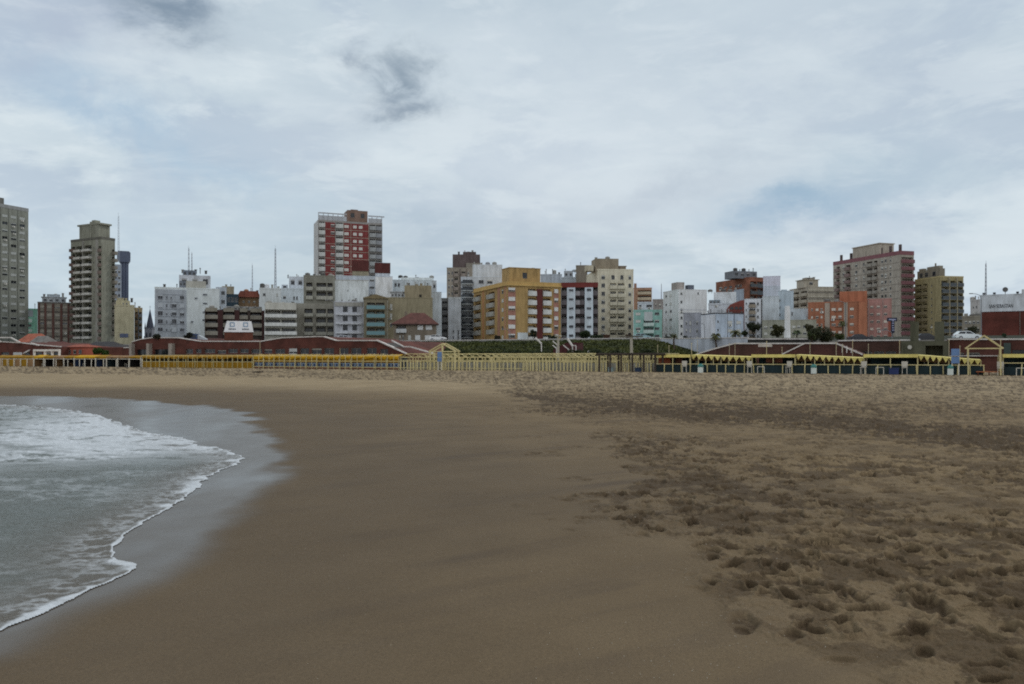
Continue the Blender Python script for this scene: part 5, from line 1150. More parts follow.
# awning blocks of the right section
def awning(label, pa, pb, L, scal, zt=2.28, openm=DKB):
    r = row_empty('yellow_awning', pa, 0, 0, label, 'beach awning', 'yellow awnings of the right beach section'); W = lx(pb, pa, 0)
    m = MB(); m.poly([(0,-.1,zt),(W,-.1,zt),(W,L,zt+.04),(0,L,zt+.04)]); m.poly([(0,L,zt+.02),(W,L,zt+.02),(W,-.1,zt-.02),(0,-.1,zt-.02)]); m.build('roof_canvas', YL, r)
    m = MB(); m.box(-.05, -.16, zt-.34, W+.05, -.103, zt+.05); m.build('front_valance', YL, r)
    k = max(2, int(L/2.5)); st = L/k
    for i in range(k+1):
        for x in (0, W*.5, W): q = MB(); q.box(x-.05, i*st-.05, -.15, x+.05, i*st+.05, zt-.03); q.build('post', CRW, r)
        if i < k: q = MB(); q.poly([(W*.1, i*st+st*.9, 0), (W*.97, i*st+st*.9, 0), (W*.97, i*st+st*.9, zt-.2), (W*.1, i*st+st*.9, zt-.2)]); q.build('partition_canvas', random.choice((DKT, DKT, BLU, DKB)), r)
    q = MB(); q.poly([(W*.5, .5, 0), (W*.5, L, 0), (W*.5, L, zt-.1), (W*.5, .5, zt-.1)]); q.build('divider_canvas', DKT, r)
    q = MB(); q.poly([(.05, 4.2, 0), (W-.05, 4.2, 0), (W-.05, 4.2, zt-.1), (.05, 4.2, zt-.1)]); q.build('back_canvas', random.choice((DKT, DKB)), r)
    return r
awning('yellow awning at the left end of the right section, beside the dark pergola', 656, 690, 8, True)
awning('yellow awning left of the gable-ended brick pavilion', 752, 795, 8, True)
awning('yellow awning before the olive portal, beside the blue notice boards', 864, 917.5, 8, True)
awning('yellow awning at the right edge beyond the tall timber gable', 1003, 1075, 8, True)
def scallop_run(label, pa, pb, ya, yb, n0=.8):
    r = row_empty('scalloped_awning', pa, n0, 0, label, 'beach awning', None); W = lx(pb, pa, n0); za, zb = zr(ya, pa, n0), zr(yb, pb, n0); k = max(6, round((pb-pa)/6.4)); Zt = lambda f: za+(zb-za)*f
    m = MB()
    for i in range(k):
        f0, f1 = i/k, (i+1)/k; x0, x1 = W*f0, W*f1; xm = (x0+x1)/2
        m.poly([(x0, 0, Zt(f0)), (xm, 0, Zt((f0+f1)/2)-.60), (x1, 0, Zt(f1))]); m.poly([(x1, .02, Zt(f1)), (xm, .02, Zt((f0+f1)/2)-.60), (x0, .02, Zt(f0))])
    m.build('scalloped_valance', YL, r)
    m = MB(); m.box(-.03, -.05, 0, 0, -.02, .01) if 0 else None; m.poly([(0,.0,za+.02),(W,.0,zb+.02),(W,3.4,zb+.10),(0,3.4,za+.10)]); m.poly([(0,3.4,za+.08),(W,3.4,zb+.08),(W,.03,zb-.0),(0,.03,za-.0)]); m.build('roof_canvas', YL, r)
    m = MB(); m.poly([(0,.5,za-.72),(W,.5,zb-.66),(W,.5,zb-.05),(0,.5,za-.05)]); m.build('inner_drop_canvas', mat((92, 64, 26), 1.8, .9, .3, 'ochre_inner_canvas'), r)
    q = max(6, round(W/1.05))
    for i in range(q+1):
        f = i/q; m = MB(); m.box(W*f-.05, .2, -.15, W*f+.05, .3, Zt(f)-.06); m.build('post', CRW, r)
        if i < q: m = MB(); x_ = W*(f+.5/q)+random.uniform(-.15, .1); m.box(x_, 1.2, 0, x_+.16, 1.24, Zt(f)-.8); m.build('curtain_strip', mat((110, 112, 104), 2, .9, .3, 'faded_canvas'), r)
    m = MB(); m.poly([(0,3.3,0),(W,3.3,0),(W,3.3,zb-.03),(0,3.3,za-.03)]); m.build('back_canvas', DKT, r)
    return r
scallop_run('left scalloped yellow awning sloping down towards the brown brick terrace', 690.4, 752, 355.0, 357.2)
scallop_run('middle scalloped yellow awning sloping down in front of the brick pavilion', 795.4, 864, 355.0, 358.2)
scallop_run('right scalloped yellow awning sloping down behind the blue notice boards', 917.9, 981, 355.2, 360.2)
# orange curtain in the first awning
x, y, _ = R(658.5, 1.2); m = MB(); m.box(0, 0, 0, 2.2, .05, 1.9); tag(m.build('orange_curtain', mat((140, 66, 30), 2, .8, .3, 'orange_canvas'), None, (x, y, 0), ANG), 'orange canvas curtain hanging in the leftmost right-section awning', 'curtain')
x, y, _ = R(670.5, 1.2); m = MB(); m.box(0, 0, 0, 1.6, .05, 1.9); tag(m.build('brown_curtain', mat((84, 44, 26), 2, .8, .3, 'brown_canvas'), None, (x, y, 0), ANG), 'rust-brown canvas curtain right of the orange one', 'curtain')
x, y, _ = R(766, 1.2); m = MB(); m.box(0, 0, 1.3, 2.0, .05, 1.95); tag(m.build('red_curtain', mat((110, 60, 36), 2, .8, .3, 'red_canvas'), None, (x, y, 0), ANG), 'short reddish curtain hanging in the awning left of the brick pavilion', 'curtain')

# timber gables
def timber_gable(label, pa, pb, yp, ye, n, dp, th, king=False):
    r = row_empty('timber_gable', pa, n, 0, label, 'gable frame'); W = lx(pb, pa, n); pm = (pa+pb)/2; zp, ze = zr(yp, pm, n), zr(ye, pm, n)
    for y in (0, dp):
        m = MB(); m.bar((-.15, y, ze), (W/2, y, zp), th).bar((W/2, y, zp), (W+.15, y, ze), th); m.build('rafter', CRW, r)
        m = MB(); m.box(-.1, y-th*.7, ze-th*.7, W+.1, y+th*.7, ze+th*.7); m.build('tie_beam', CRW, r)
        for x in (.12, W-.12): m = MB(); m.box(x-th*.75, y-th*.75, -.2, x+th*.75, y+th*.75, ze-th*.72); m.build('post', CRW, r)
    m = MB(); m.box(W/2-th*.6, 0, zp-th*.5, W/2+th*.6, dp, zp+th*.5); m.build('ridge_beam', CRW, r)
    if king: m = MB(); m.box(W/2-th*.8, -th, 0, W/2+th*.8, th, zp); m.build('king_post', CRW, r)
    return r
timber_gable('cream timber gable frame with a central post behind the middle paling', 429.5, 455.5, 343.6, 351.6, -1.6, 1.1, .12, True)
timber_gable('tall cream timber gable frame at the right end of the beach fence', 967, 1002, 335.4, 348.4, -2.2, 1.6, .085)
# blue notice boards
def board(label, pa, pb, ys, n, m_=BLU):
    r = row_empty('notice_board', pa, n, 0, label, 'notice board'); W = lx(pb, pa, n)
    for ya, yb in ys: b = MB(); b.box(0, 0, zr(yb, pa, n), W, .06, zr(ya, pa, n)); b.build('panel', mat((76, 108, 152), 2, .6, .2, 'sky_blue_paint'), r)
    for x in (.08, W-.08): b = MB(); b.box(x-.05, .063, -.2, x+.05, .15, zr(ys[0][0], pa, n)); b.build('post', WP, r)
    return r
board('pair of blue notice boards one above the other at the right awnings', 951.2, 959.6, ((348.8, 355.8), (356.8, 363.4)), -2.4)
board('blue notice board leaning on the cream gable with the central post', 437.4, 441.6, ((351.8, 357.4), (357.7, 361.6)), -2.2)
# pergola
def pergola():
    n = -3.4; r = row_empty('pergola', 598.5, n, 0, 'dark brown timber pergola standing in front of the cream paling', 'pergola'); W = lx(656, 598.5, n); wd = mat((62, 52, 44), 1.9, .9, .3, 'dark_timber'); zt = zr(354.2, 627, n); L = 3.2
    for i in range(6):
        for y in (0, L): m = MB(); x = .1+(W-.2)*i/5; m.bar((x, y, -.2), (x, y, zt-.12), .13, n=8); m.build('post', wd, r)
    for y in (0, L): m = MB(); m.box(-.3, y-.08, zt-.12, W+.3, y+.08, zt+.06); m.build('beam', wd, r)
    for i in range(16): m = MB(); x = -.1+(W+.2)*i/15; m.box(x-.05, -.5, zt+.063, x+.05, L+.5, zt+.17); m.build('rafter', wd, r)
pergola()
def tpost(label, px, y0, n, w, arm):
    r = row_empty('floodlight_post', px, n, 0, label, 'post'); h = zr(y0, px, n); m = MB(); m.bar((0, 0, -.2), (0, 0, h), w, r2=w*.85, n=8); pm = mat((134, 128, 116), 2, .8, .25, 'weathered_white'); m.build('pole', pm, r)
    m = MB(); m.box(-arm[0], -.25, h+.003, arm[1], .25, h+.22); m.build('crossbar', pm if arm[0] < 1 else mat((84, 80, 72), 2), r)
tpost('pale thick post with a short crossbar before the embankment stairs', 558.2, 336.6, 12, .22, (.5, .5))
tpost('pale post with a long flat crossbar rising behind the pergola', 631.4, 337.2, 14, .26, (1.9, 1.8))
# thin poles
pl = mat((150, 138, 110), 1.9, .8, .2, 'pole_paint')
spots = [(260, 342.6, 3), (340, 349, 2), (657.6, 345.4, 7), (669, 346, 9), (691.6, 343.6, 6), (697.4, 341, 16), (729.4, 343.8, 9), (735, 344, 11), (766.6, 341.8, 5), (782, 347.8, 9), (836.2, 342.8, 6), (842.6, 345, 9), (852.6, 341.4, 6), (868.4, 344.6, 12), (899.6, 341.2, 9), (949, 340.6, 8), (960, 346.6, 8), (1000.6, 340.6, 6), (810, 343.4, 9)]
first = None
for i, (px, y_, n_) in enumerate(spots):
    x, y, _ = R(px, n_); h = zr(y_, px, n_); m = MB(); m.bar((0, 0, -.2), (0, 0, h), .05, r2=.035, n=6); m.bar((0, 0, h), (0, 0, h+.1), .07, n=6)
    tag(m.build('flag_pole', pl, None, (x, y, 0)), 'thin bare cream pole standing among the beach awnings' if px > 600 else 'thin bare cream pole behind the left yellow tents', 'pole', 'bare poles above the right awnings' if px > 600 else 'bare poles above the left tents')
# loungers' stands, bins, tanks
def tank(px, label):
    x, y, _ = R(px, -2.1); r = empty('litter_tank', (x, y, 0), ANG); tag(r, label, 'bin', 'white bins with teal lids'); m = MB()
    m.bar((0, 0, 0), (0, 0, .72), .42, r2=.4, n=4); m.build('body', mat((150, 156, 150), 2, .6, .2, 'white_plastic'), r); t_ = MB(); t_.bar((0, 0, .723), (0, 0, .93), .44, n=4); t_.bar((0, 0, .933), (0, 0, 1.15), .4, r2=.2, n=4); t_.build('lid', mat((40, 110, 104), 1.8, .6, .1, 'teal_plastic'), r)
tank(700.6, 'white bin with a teal lid below the left scalloped awning'); tank(813.8, 'white bin with a teal lid below the middle scalloped awning'); tank(950.4, 'white bin with a teal lid below the blue notice boards')
def chair(px, label):
    x, y, _ = R(px, -2.0); r = empty('plastic_chair', (x, y, 0), ANG+random.uniform(-.4, .4)); tag(r, label, 'chair', 'white chairs along the right fence'); wm = mat((150, 144, 132), 2, .6, .2, 'white_plastic')
    z0 = .75
    for a in (-.25, .25):
        for c in (-.22, .22): m = MB(); m.bar((a, c, 0), (a*.9, c*.9, z0), .03, n=6); m.build('leg', wm, r)
    m = MB(); m.box(-.3, -.27, z0+.003, .3, .27, z0+.06); m.build('seat', wm, r); m = MB(); m.poly([(-.3,.25,z0+.1),(.3,.25,z0+.1),(.32,.36,z0+.75),(-.32,.36,z0+.75)]); m.box(-.32, .25, z0+.2, .32, .29, z0+.75); m.build('backrest', wm, r)
    for a in (-.3, .3): m = MB(); m.box(a-.03, -.25, z0+.25, a+.03, .25, z0+.3); m.build('armrest', wm, r)
for p, l_ in ((684.4, 'high white plastic chair beside the yellow corner post'), (749.6, 'high white plastic chair between the two left awnings'), (788.6, 'high white plastic chair left of the middle scalloped awning'), (863.2, 'high white plastic chair at the corner of the portal awning'), (904.6, 'high white plastic chair right of the blue crate'), (1000.4, 'high white plastic chair under the tall timber gable')): chair(p, l_)
def crate(px, w, h, c_, label):
    x, y, _ = R(px, -2.2); r = empty('storage_crate', (x, y, 0), ANG); tag(r, label, 'crate'); m = MB(); m.box(0, 0, 0, w, .7, h-.1); m.build('body', mat(c_, 2, .7, .2, 'plastic'), r); t_ = MB(); t_.box(-.04, -.04, h-.097, w+.04, .74, h); t_.build('lid', mat(c_, 1.6, .7, .2, 'plastic'), r)
crate(889, 1.0, .75, (30, 46, 92), 'blue crate beside the fence before the olive portal'); crate(608, .6, .6, (110, 130, 132), 'pale crate under the left of the pergola'); crate(635, .7, .6, (36, 56, 84), 'blue crate under the right of the pergola')
x, y, _ = R(976, -1.6); m = MB(); m.box(0, 0, .32, 2.5, .4, .42); r = tag(empty('bench', (x, y, 0), ANG), 'long low orange bench inside the tall timber gable', 'bench'); m.build('seat', mat((146, 78, 30), 2, .8, .2, 'orange_paint'), r)
for q in (.2, 1.25, 2.3): m = MB(); m.box(q-.05, .05, -.05, q+.05, .35, .317); m.build('leg', mat((90, 44, 26), 2), r)
for px, l_ in ((757.6, 'small white metal frame below the awning left of the brick pavilion'), (1016.4, 'small white metal frame below the rightmost awning'), (876, 'small white metal frame below the portal awning')):
    x, y, _ = R(px, -2.2); r = tag(empty('metal_frame', (x, y, 0), ANG), l_, 'frame', 'small white metal frames'); 
    for a in (0, .8): m = MB(); m.bar((a, 0, -.1), (a, 0, .8), .035, n=6); m.build('upright', WP, r)
    m = MB(); m.bar((0, 0, .8), (.8, 0, .8), .035, n=6); m.build('bar', WP, r)

# ================================================================== sand and sea
_T = rng.random((256, 256)).astype(np.float32)
def vnoise(x, y):
    xi = np.floor(x).astype(np.int64); yi = np.floor(y).astype(np.int64); fx = (x-xi).astype(np.float32); fy = (y-yi).astype(np.float32)
    fx = fx*fx*(3-2*fx); fy = fy*fy*(3-2*fy); a = _T[xi & 255, yi & 255]; b = _T[(xi+1) & 255, yi & 255]; c = _T[xi & 255, (yi+1) & 255]; d = _T[(xi+1) & 255, (yi+1) & 255]
    return (a*(1-fx)+b*fx)*(1-fy)+(c*(1-fx)+d*fx)*fy
def fbm(x, y, o=5, g=.5):
    s = 0; a = 1; t = 0
    for i in range(o): s = s+a*vnoise(x*2**i+17.3*i, y*2**i-9.1*i); t += a; a *= g
    return s/t
def sstep(a, b, x): t = np.clip((x-a)/(b-a), 0, 1); return t*t*(3-2*t)
WZ = -.10
def onwater(px, py, z=WZ): d = (EYE-z)*F/(py-HY); return (K(px)*d, d)
foam_px = [(0,631),(10,627),(27,620),(45,612),(67,602),(102,584),(126,574),(134,567),(128,562),(118,560),(111,556),(110,551),(118,541),(133,529),(148,519),(164,511),(176,505),(187,496),(196,488),(209,475.5),(228,468),(240,462),(241,457),(231,451),(214,448),(195.5,446),(191,440),(168,436),(147,433),(130,427.5),(115.5,422),(103,417),(89,413),(66,410),(44.5,407.5),(20,405.4),(0,404.5)]
wet_px = [(0,656),(40,636),(89,606),(120,592),(147,578),(195,546),(249,513),(267,491),(278,470),(284,452),(279,436),(262,423),(248,416),(231,411),(196,406),(151,402),(100,399),(44,397),(0,397.4)]
foam_w = [(-900,-300),(-120,-60),(-30,-14),(-12,-1),(-6.5,3.6)] + [onwater(*p) for p in foam_px] + [(-34,37.5),(-60,43),(-110,62),(-260,120),(-900,300)]
wet_w = [(-900,-306),(-119,-64),(-28,-16),(-10.5,-2),(-5.6,3.2)] + [onwater(*p, z=-.05) for p in wet_px] + [(-36,42),(-62,49),(-112,70),(-260,130),(-900,310)]
def smooth(P, it=2):
    P = [np.array(p, float) for p in P]
    for _ in range(it):
        Q = [P[0]]
        for a, b in zip(P[:-1], P[1:]): Q += [a*.75+b*.25, a*.25+b*.75]
        P = Q+[P[-1]]
    return np.array(P)
foam_w = smooth(foam_w, 1); wet_w = smooth(wet_w, 1)
def sdist(x, y, P):
    """distance to the open polyline; negative on its left bank (the sea side)"""
    x = x.astype(np.float32); y = y.astype(np.float32); best = np.full(x.shape, 1e9, np.float32); cnt = np.zeros(x.shape, np.int32)
    for (ax, ay), (bx, by) in zip(P[:-1], P[1:]):
        ex, ey = bx-ax, by-ay; L = ex*ex+ey*ey+1e-12; t = np.clip(((x-ax)*ex+(y-ay)*ey)/L, 0, 1); dx = x-ax-t*ex; dy = y-ay-t*ey; best = np.minimum(best, dx*dx+dy*dy)
        if (ay > by) != (ay < by): 
            c = (ay > y) != (by > y); xx = ax+(y-ay)/(by-ay+1e-12)*ex; cnt += (c & (x < xx))
    sea = (cnt % 2) == 1
    d = np.sqrt(best); return np.where(sea, -d, d)
def grid_mesh(name, rr, aa, hfun, keep=None, attrs=None):
    """polar grid round the camera's foot; heights are a function of the place"""
    A, Rr = np.meshgrid(aa, rr); x = (Rr*np.sin(A)).ravel(); y = (Rr*np.cos(A)).ravel()
    z, at = hfun(x, y); nr, na = len(rr), len(aa); i = np.arange(nr*na).reshape(nr, na)
    q = np.stack([i[:-1, :-1], i[:-1, 1:], i[1:, 1:], i[1:, :-1]], -1).reshape(-1, 4)[:, ::-1]
    if keep is not None:
        k = keep(x, y, at); q = q[k[q].any(1)]; used = np.zeros(nr*na, bool); used[q.ravel()] = True; mp = np.cumsum(used)-1; q = mp[q]; x, y, z = x[used], y[used], z[used]; at = {n: v[used] for n, v in at.items()}
    me = bpy.data.meshes.new(name); n = len(q); me.vertices.add(len(x)); me.loops.add(4*n); me.polygons.add(n)
    me.vertices.foreach_set('co', np.stack([x, y, z], 1).astype(np.float32).ravel()); me.loops.foreach_set('vertex_index', q.astype(np.int32).ravel()); me.polygons.foreach_set('loop_start', np.arange(0, 4*n, 4, dtype=np.int32)); me.polygons.foreach_set('loop_total', np.full(n, 4, dtype=np.int32)); me.polygons.foreach_set('use_smooth', np.ones(n, bool))
    me.update(calc_edges=True)
    for n_, v in at.items():
        a = me.attributes.new(n_, 'FLOAT', 'POINT'); a.data.foreach_set('value', v.astype(np.float32))
    return me
tr_px = [(830,684),(765,655),(732,636),(700,600),(668,560),(640,535),(605,512),(618,490),(640,472),(622,452),(598,438),(556,420),(522,400),(500,386),(430,381),(330,379)]
tr_w = smooth([(4,-40),(2.4,0),(1.95,3.4)] + [onwater(*p, z=0) for p in tr_px] + [(-40,92),(-90,110),(-300,180)], 1)
tr_w[:, 0] *= 1.0
def trample(x, y):
    sd = -sdist(x, y, tr_w)               # right of the line is positive? fixed below
    return sd
def foot_layer(x, y, cell, prob, seed, l=.15, w=.062):
    gx, gy = x/cell, y/cell; ix = np.floor(gx).astype(np.int64); iy = np.floor(gy).astype(np.int64); dep = np.zeros_like(x)
    wx = (vnoise(x*9+seed, y*9)-.5)*.05; wy = (vnoise(x*9-seed, y*9+40)-.5)*.05
    for dx in (-1, 0, 1):
        for dy in (-1, 0, 1):
            cx, cy = ix+dx, iy+dy; h = lambda k: _T[(cx*7+k*31+seed) & 255, (cy*13+k*17+seed*3) & 255]
            on = h(1) < prob; px = (cx+h(2))*cell; py = (cy+h(3))*cell; a = h(4)*6.283; s = .75+.6*h(5); dpt = .5+.9*h(6)
            ux, uy = np.cos(a), np.sin(a); qx, qy = x+wx-px, y+wy-py; u = (qx*ux+qy*uy)/(l*s); v = (-qx*uy+qy*ux)/(w*s*(1+.25*np.clip(u, -1, 1)))
            r2 = u*u+v*v; r = np.sqrt(r2)
            pit = -(1-sstep(.80, 1.03, r))*(.75+.25*np.clip(u, -1, 1)); rim = .42*np.exp(-((r-1.22)/.2)**2)
            dep = np.where(on, dep+(pit+rim)*dpt, dep)
    return dep
_s = sdist(np.array([20., -20.]), np.array([20., 8.]), foam_w); _sg = 1 if _s[0] > 0 else -1
_s2 = sdist(np.array([20., -3.]), np.array([20., 20.]), tr_w); _sg2 = 1 if _s2[0] > _s2[1] and _s2[0] > 0 else -1
def sand_h(x, y):
    x = x.astype(np.float32); y = y.astype(np.float32); r = np.hypot(x, y)
    sd = sdist(x, y, foam_w)*_sg; sw = sdist(x, y, wet_w)*_sg; st = sdist(x, y, tr_w)*_sg2
    st = st+(fbm(x*.6, y*.6, 5)-.5)*2.8*np.clip(r/11, .22, 1.6)
    z = np.where(sd < 0, WZ+np.maximum(sd*.07, -2.5), WZ+.012*sstep(0, .4, sd)+.09*sstep(.1, 5.0, sd))
    z += (fbm(x*.12, y*.12, 4)-.5)*.10*sstep(2, 12, sd)
    z += (fbm(x*.7+5, y*.7, 3)-.5)*.012*sstep(.5, 3, sd)
    tm = np.maximum(sstep(-.25, .5, st), .8*sstep(-2.6, -.2, st)*sstep(.55, .63, fbm(x*1.3+70, y*1.3, 3))*sstep(8, 12, r))*sstep(2.5, 5, sd); dens = .55+.45*sstep(.32, .54, fbm(x*.33+8, y*.33, 4)); far = sstep(40, 110, r)
    strip = np.exp(-((y-(41-1.55*x)+(fbm(x*.3, y*.15, 3)-.5)*9)/6.0)**2)*sstep(-1.5, 1.5, x)*(1-sstep(11, 22, x))
    quiet = sstep(19, 22, y)*(1-sstep(25, 30, y))*(1-strip); dens = np.clip(dens*(1-.55*quiet)+strip*.6, 0, 1.25); strip = strip*tm
    m = tm*dens
    f = foot_layer(x, y, .34, .66, 3, .12, .052)+foot_layer(x, y, .43, .66, 19, .14, .058)+foot_layer(x, y, .66, .6, 57, .19, .09)
    lump = (fbm(x*3.1, y*3.1, 6, .66)-.5); rid = 1-np.abs(fbm(x*1.9+3, y*1.9, 4)-.5)*5
    clod = np.abs(fbm(x*5.5+9, y*5.5, 5, .72)-.5); dz = m*(np.clip(f, -1.6, 1.2)*.054+lump*.085-clod*.10+.012*np.clip(rid, 0, 1)); fade = 1-.0*far
    # a few lone prints outside the trampled ground
    z += dz*fade
    # soft mounds on the dry beach far back
    z += sstep(30, 60, r)*sstep(12, 25, sd)*((fbm(x*.35, y*.35, 4)-.5)*.22+(fbm(x*1.2, y*1.2, 3)-.5)*.1)
    nn = nof(x, y); z = np.where(nn > 8, np.minimum(z, .05), z); z = z*(1-sstep(-6, 0, nn)*.8); z = np.where(nn > 54, -.3, z)
    sheen = (1-sstep(-.35, .35, sw+(fbm(x*.8, y*.8, 4)-.5)*.8*np.clip(r/12, .3, 2)))*(.84+.16*sstep(.38, .6, fbm(x*.9+3, y*.35, 4)))
    damp = 1-sstep(.5, 9+r*.22, sw+(fbm(x*.25, y*.25, 3)-.5)*5)
    turned = m*sstep(.475, .57, fbm(x*2.6+31, y*2.6, 6, .7)+.16*strip+.05*(1-sstep(8, 18, r))); moist_shade = np.clip(.95*sstep(.008, .040, -dz)+.8*turned+.45*strip*fbm(x*2.5, y*2.5, 4, .6), 0, 1)  # damp turned-up sand, plus shade painted into the sunken prints
    return z.astype(np.float32), {'sheen': np.clip(sheen, 0, 1), 'damp': np.clip(damp, 0, 1), 'moist_shade': moist_shade, 'tramp': m, 'dry': sstep(28, 60, r)*sstep(6, 16, sw)}
fine = np.radians(38)
aa = np.concatenate([np.radians(np.linspace(-180, -65, 40)), np.radians(np.linspace(-64, -38.2, 60)), np.linspace(-fine, fine, 940), np.radians(np.linspace(38.15, 64, 230)), np.radians(np.linspace(65, 180, 40))])
rr = np.concatenate([[.05, .5, 1, 1.6, 2.3, 3.0, 3.5], 1/np.linspace(1/3.8, 1/130, 800), [140, 155, 175, 200, 240, 300, 450, 800, 1600, 4000]])
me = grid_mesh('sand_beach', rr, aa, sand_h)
def sand_mat():
    m = bpy.data.materials.new('sand'); m.use_nodes = True; nt = m.node_tree; N = nt.nodes; Lk = nt.links; b = N['Principled BSDF']
    tc = N.new('ShaderNodeTexCoord')
    def at(n): a = N.new('ShaderNodeAttribute'); a.attribute_name = n; return a.outputs['Fac']
    def noise(sc_, det=6, rough=.6, vec=None): n = N.new('ShaderNodeTexNoise'); n.inputs['Scale'].default_value = sc_; n.inputs['Detail'].default_value = det; n.inputs['Roughness'].default_value = rough; Lk.new(vec or tc.outputs['Object'], n.inputs['Vector']); return n.outputs[0]
    def ramp(v, p0, c0, p1, c1): r = N.new('ShaderNodeValToRGB'); e = r.color_ramp.elements; e[0].position = p0; e[1].position = p1; e[0].color = (*c0, 1); e[1].color = (*c1, 1); Lk.new(v, r.inputs[0]); return r.outputs[0]
    def mix(f, a, c, mode='MIX'):
        x = N.new('ShaderNodeMix'); x.data_type = 'RGBA'; x.blend_type = mode
        if isinstance(f, (int, float)): x.inputs[0].default_value = f
        else: Lk.new(f, x.inputs[0])
        for s_, v in ((6, a), (7, c)):
            if isinstance(v, tuple): x.inputs[s_].default_value = (*v, 1)
            else: Lk.new(v, x.inputs[s_])
        return x.outputs[2]
    def mth(op, a, c=None):
        x = N.new('ShaderNodeMath'); x.operation = op
        for i, v in enumerate((a, c)):
            if v is None: continue
            if isinstance(v, (int, float)): x.inputs[i].default_value = v
            else: Lk.new(v, x.inputs[i])
        return x.outputs[0]
    m0 = N.new('ShaderNodeMapping'); m0.inputs['Rotation'].default_value = (0, 0, math.radians(58)); Lk.new(tc.outputs['Object'], m0.inputs[0]); mp = N.new('ShaderNodeMapping'); mp.inputs['Scale'].default_value = (1.5, .2, 1); Lk.new(m0.outputs[0], mp.inputs[0])
    base = ramp(noise(.5, 8), .3, SAND_A, .7, SAND_B)
    base = mix(at('dry'), base, ramp(noise(.35, 8), .3, SAND_D0, .7, SAND_D1))
    streak = noise(1.0, 5, .55, mp.outputs[0]); sf = ramp(streak, .50, (0, 0, 0), .66, (1, 1, 1))
    sfm = mth('MULTIPLY', sf, mth('SUBTRACT', 1.0, at('tramp'))); sfm = mth('MULTIPLY', sfm, mth('SUBTRACT', 1.0, at('dry')))
    base = mix(mth('MULTIPLY', mth('MULTIPLY', sfm, ramp(noise(.22, 4), .42, (0, 0, 0), .6, (1, 1, 1))), .62), base, (.074, .054, .041))
    base = mix(mth('MULTIPLY', at('damp'), .70), base, (.090, .067, .046))
    base = mix(mth('MULTIPLY', at('moist_shade'), .86), base, (.056, .037, .021))  # one dark brown for damp sand and the painted shade in prints
    grain = ramp(noise(170, 3, .8), .35, (.58, .58, .58), .68, (1.42, 1.40, 1.36)); base = mix(.9, base, grain, 'MULTIPLY')
    g2 = ramp(noise(38, 5, .8), .3, (.78, .78, .78), .7, (1.2, 1.2, 1.18)); base = mix(.8, base, g2, 'MULTIPLY')
    vo = N.new('ShaderNodeTexVoronoi'); vo.inputs['Scale'].default_value = 24; Lk.new(tc.outputs['Object'], vo.inputs['Vector']); sp = ramp(vo.outputs['Distance'], .03, (1, 1, 1), .09, (0, 0, 0))
    rare = ramp(noise(6, 2), .54, (0, 0, 0), .64, (1, 1, 1)); base = mix(mth('MULTIPLY', mth('MULTIPLY', sp, rare), mth('SUBTRACT', 1.0, at('damp'))), base, (.30, .26, .21))
    base = mix(mth('MULTIPLY', at('sheen'), .8), base, (.066, .053, .041))
    Lk.new(base, b.inputs['Base Color'])
    rg = mth('SUBTRACT', .92, mth('MULTIPLY', at('damp'), .12)); shn = mth('MULTIPLY', at('sheen'), .56); rg = mth('SUBTRACT', rg, shn)
    rg = mth('ADD', rg, mth('MULTIPLY', mth('SUBTRACT', noise(1.3, 5), .5), .22)); Lk.new(rg, b.inputs['Roughness'])
    Lk.new(mth('ADD', .12, mth('MULTIPLY', at('sheen'), .36)), b.inputs['Specular IOR Level'])
    bs = mth('MULTIPLY', mth('SUBTRACT', 1.0, at('sheen')), .55); bp = N.new('ShaderNodeBump'); bp.inputs['Distance'].default_value = .006; Lk.new(bs, bp.inputs['Strength']); Lk.new(mth('ADD', noise(90, 5, .7), mth('MULTIPLY', noise(22, 4, .6), 2.0)), bp.inputs['Height']); Lk.new(bp.outputs[0], b.inputs['Normal'])
    return m
SAND_A = (.150, .106, .059); SAND_B = (.218, .157, .090); SAND_D0 = (.240, .181, .110); SAND_D1 = (.322, .247, .155)
me.materials.append(sand_mat()); tag(put('sand_beach', me), kind='structure')

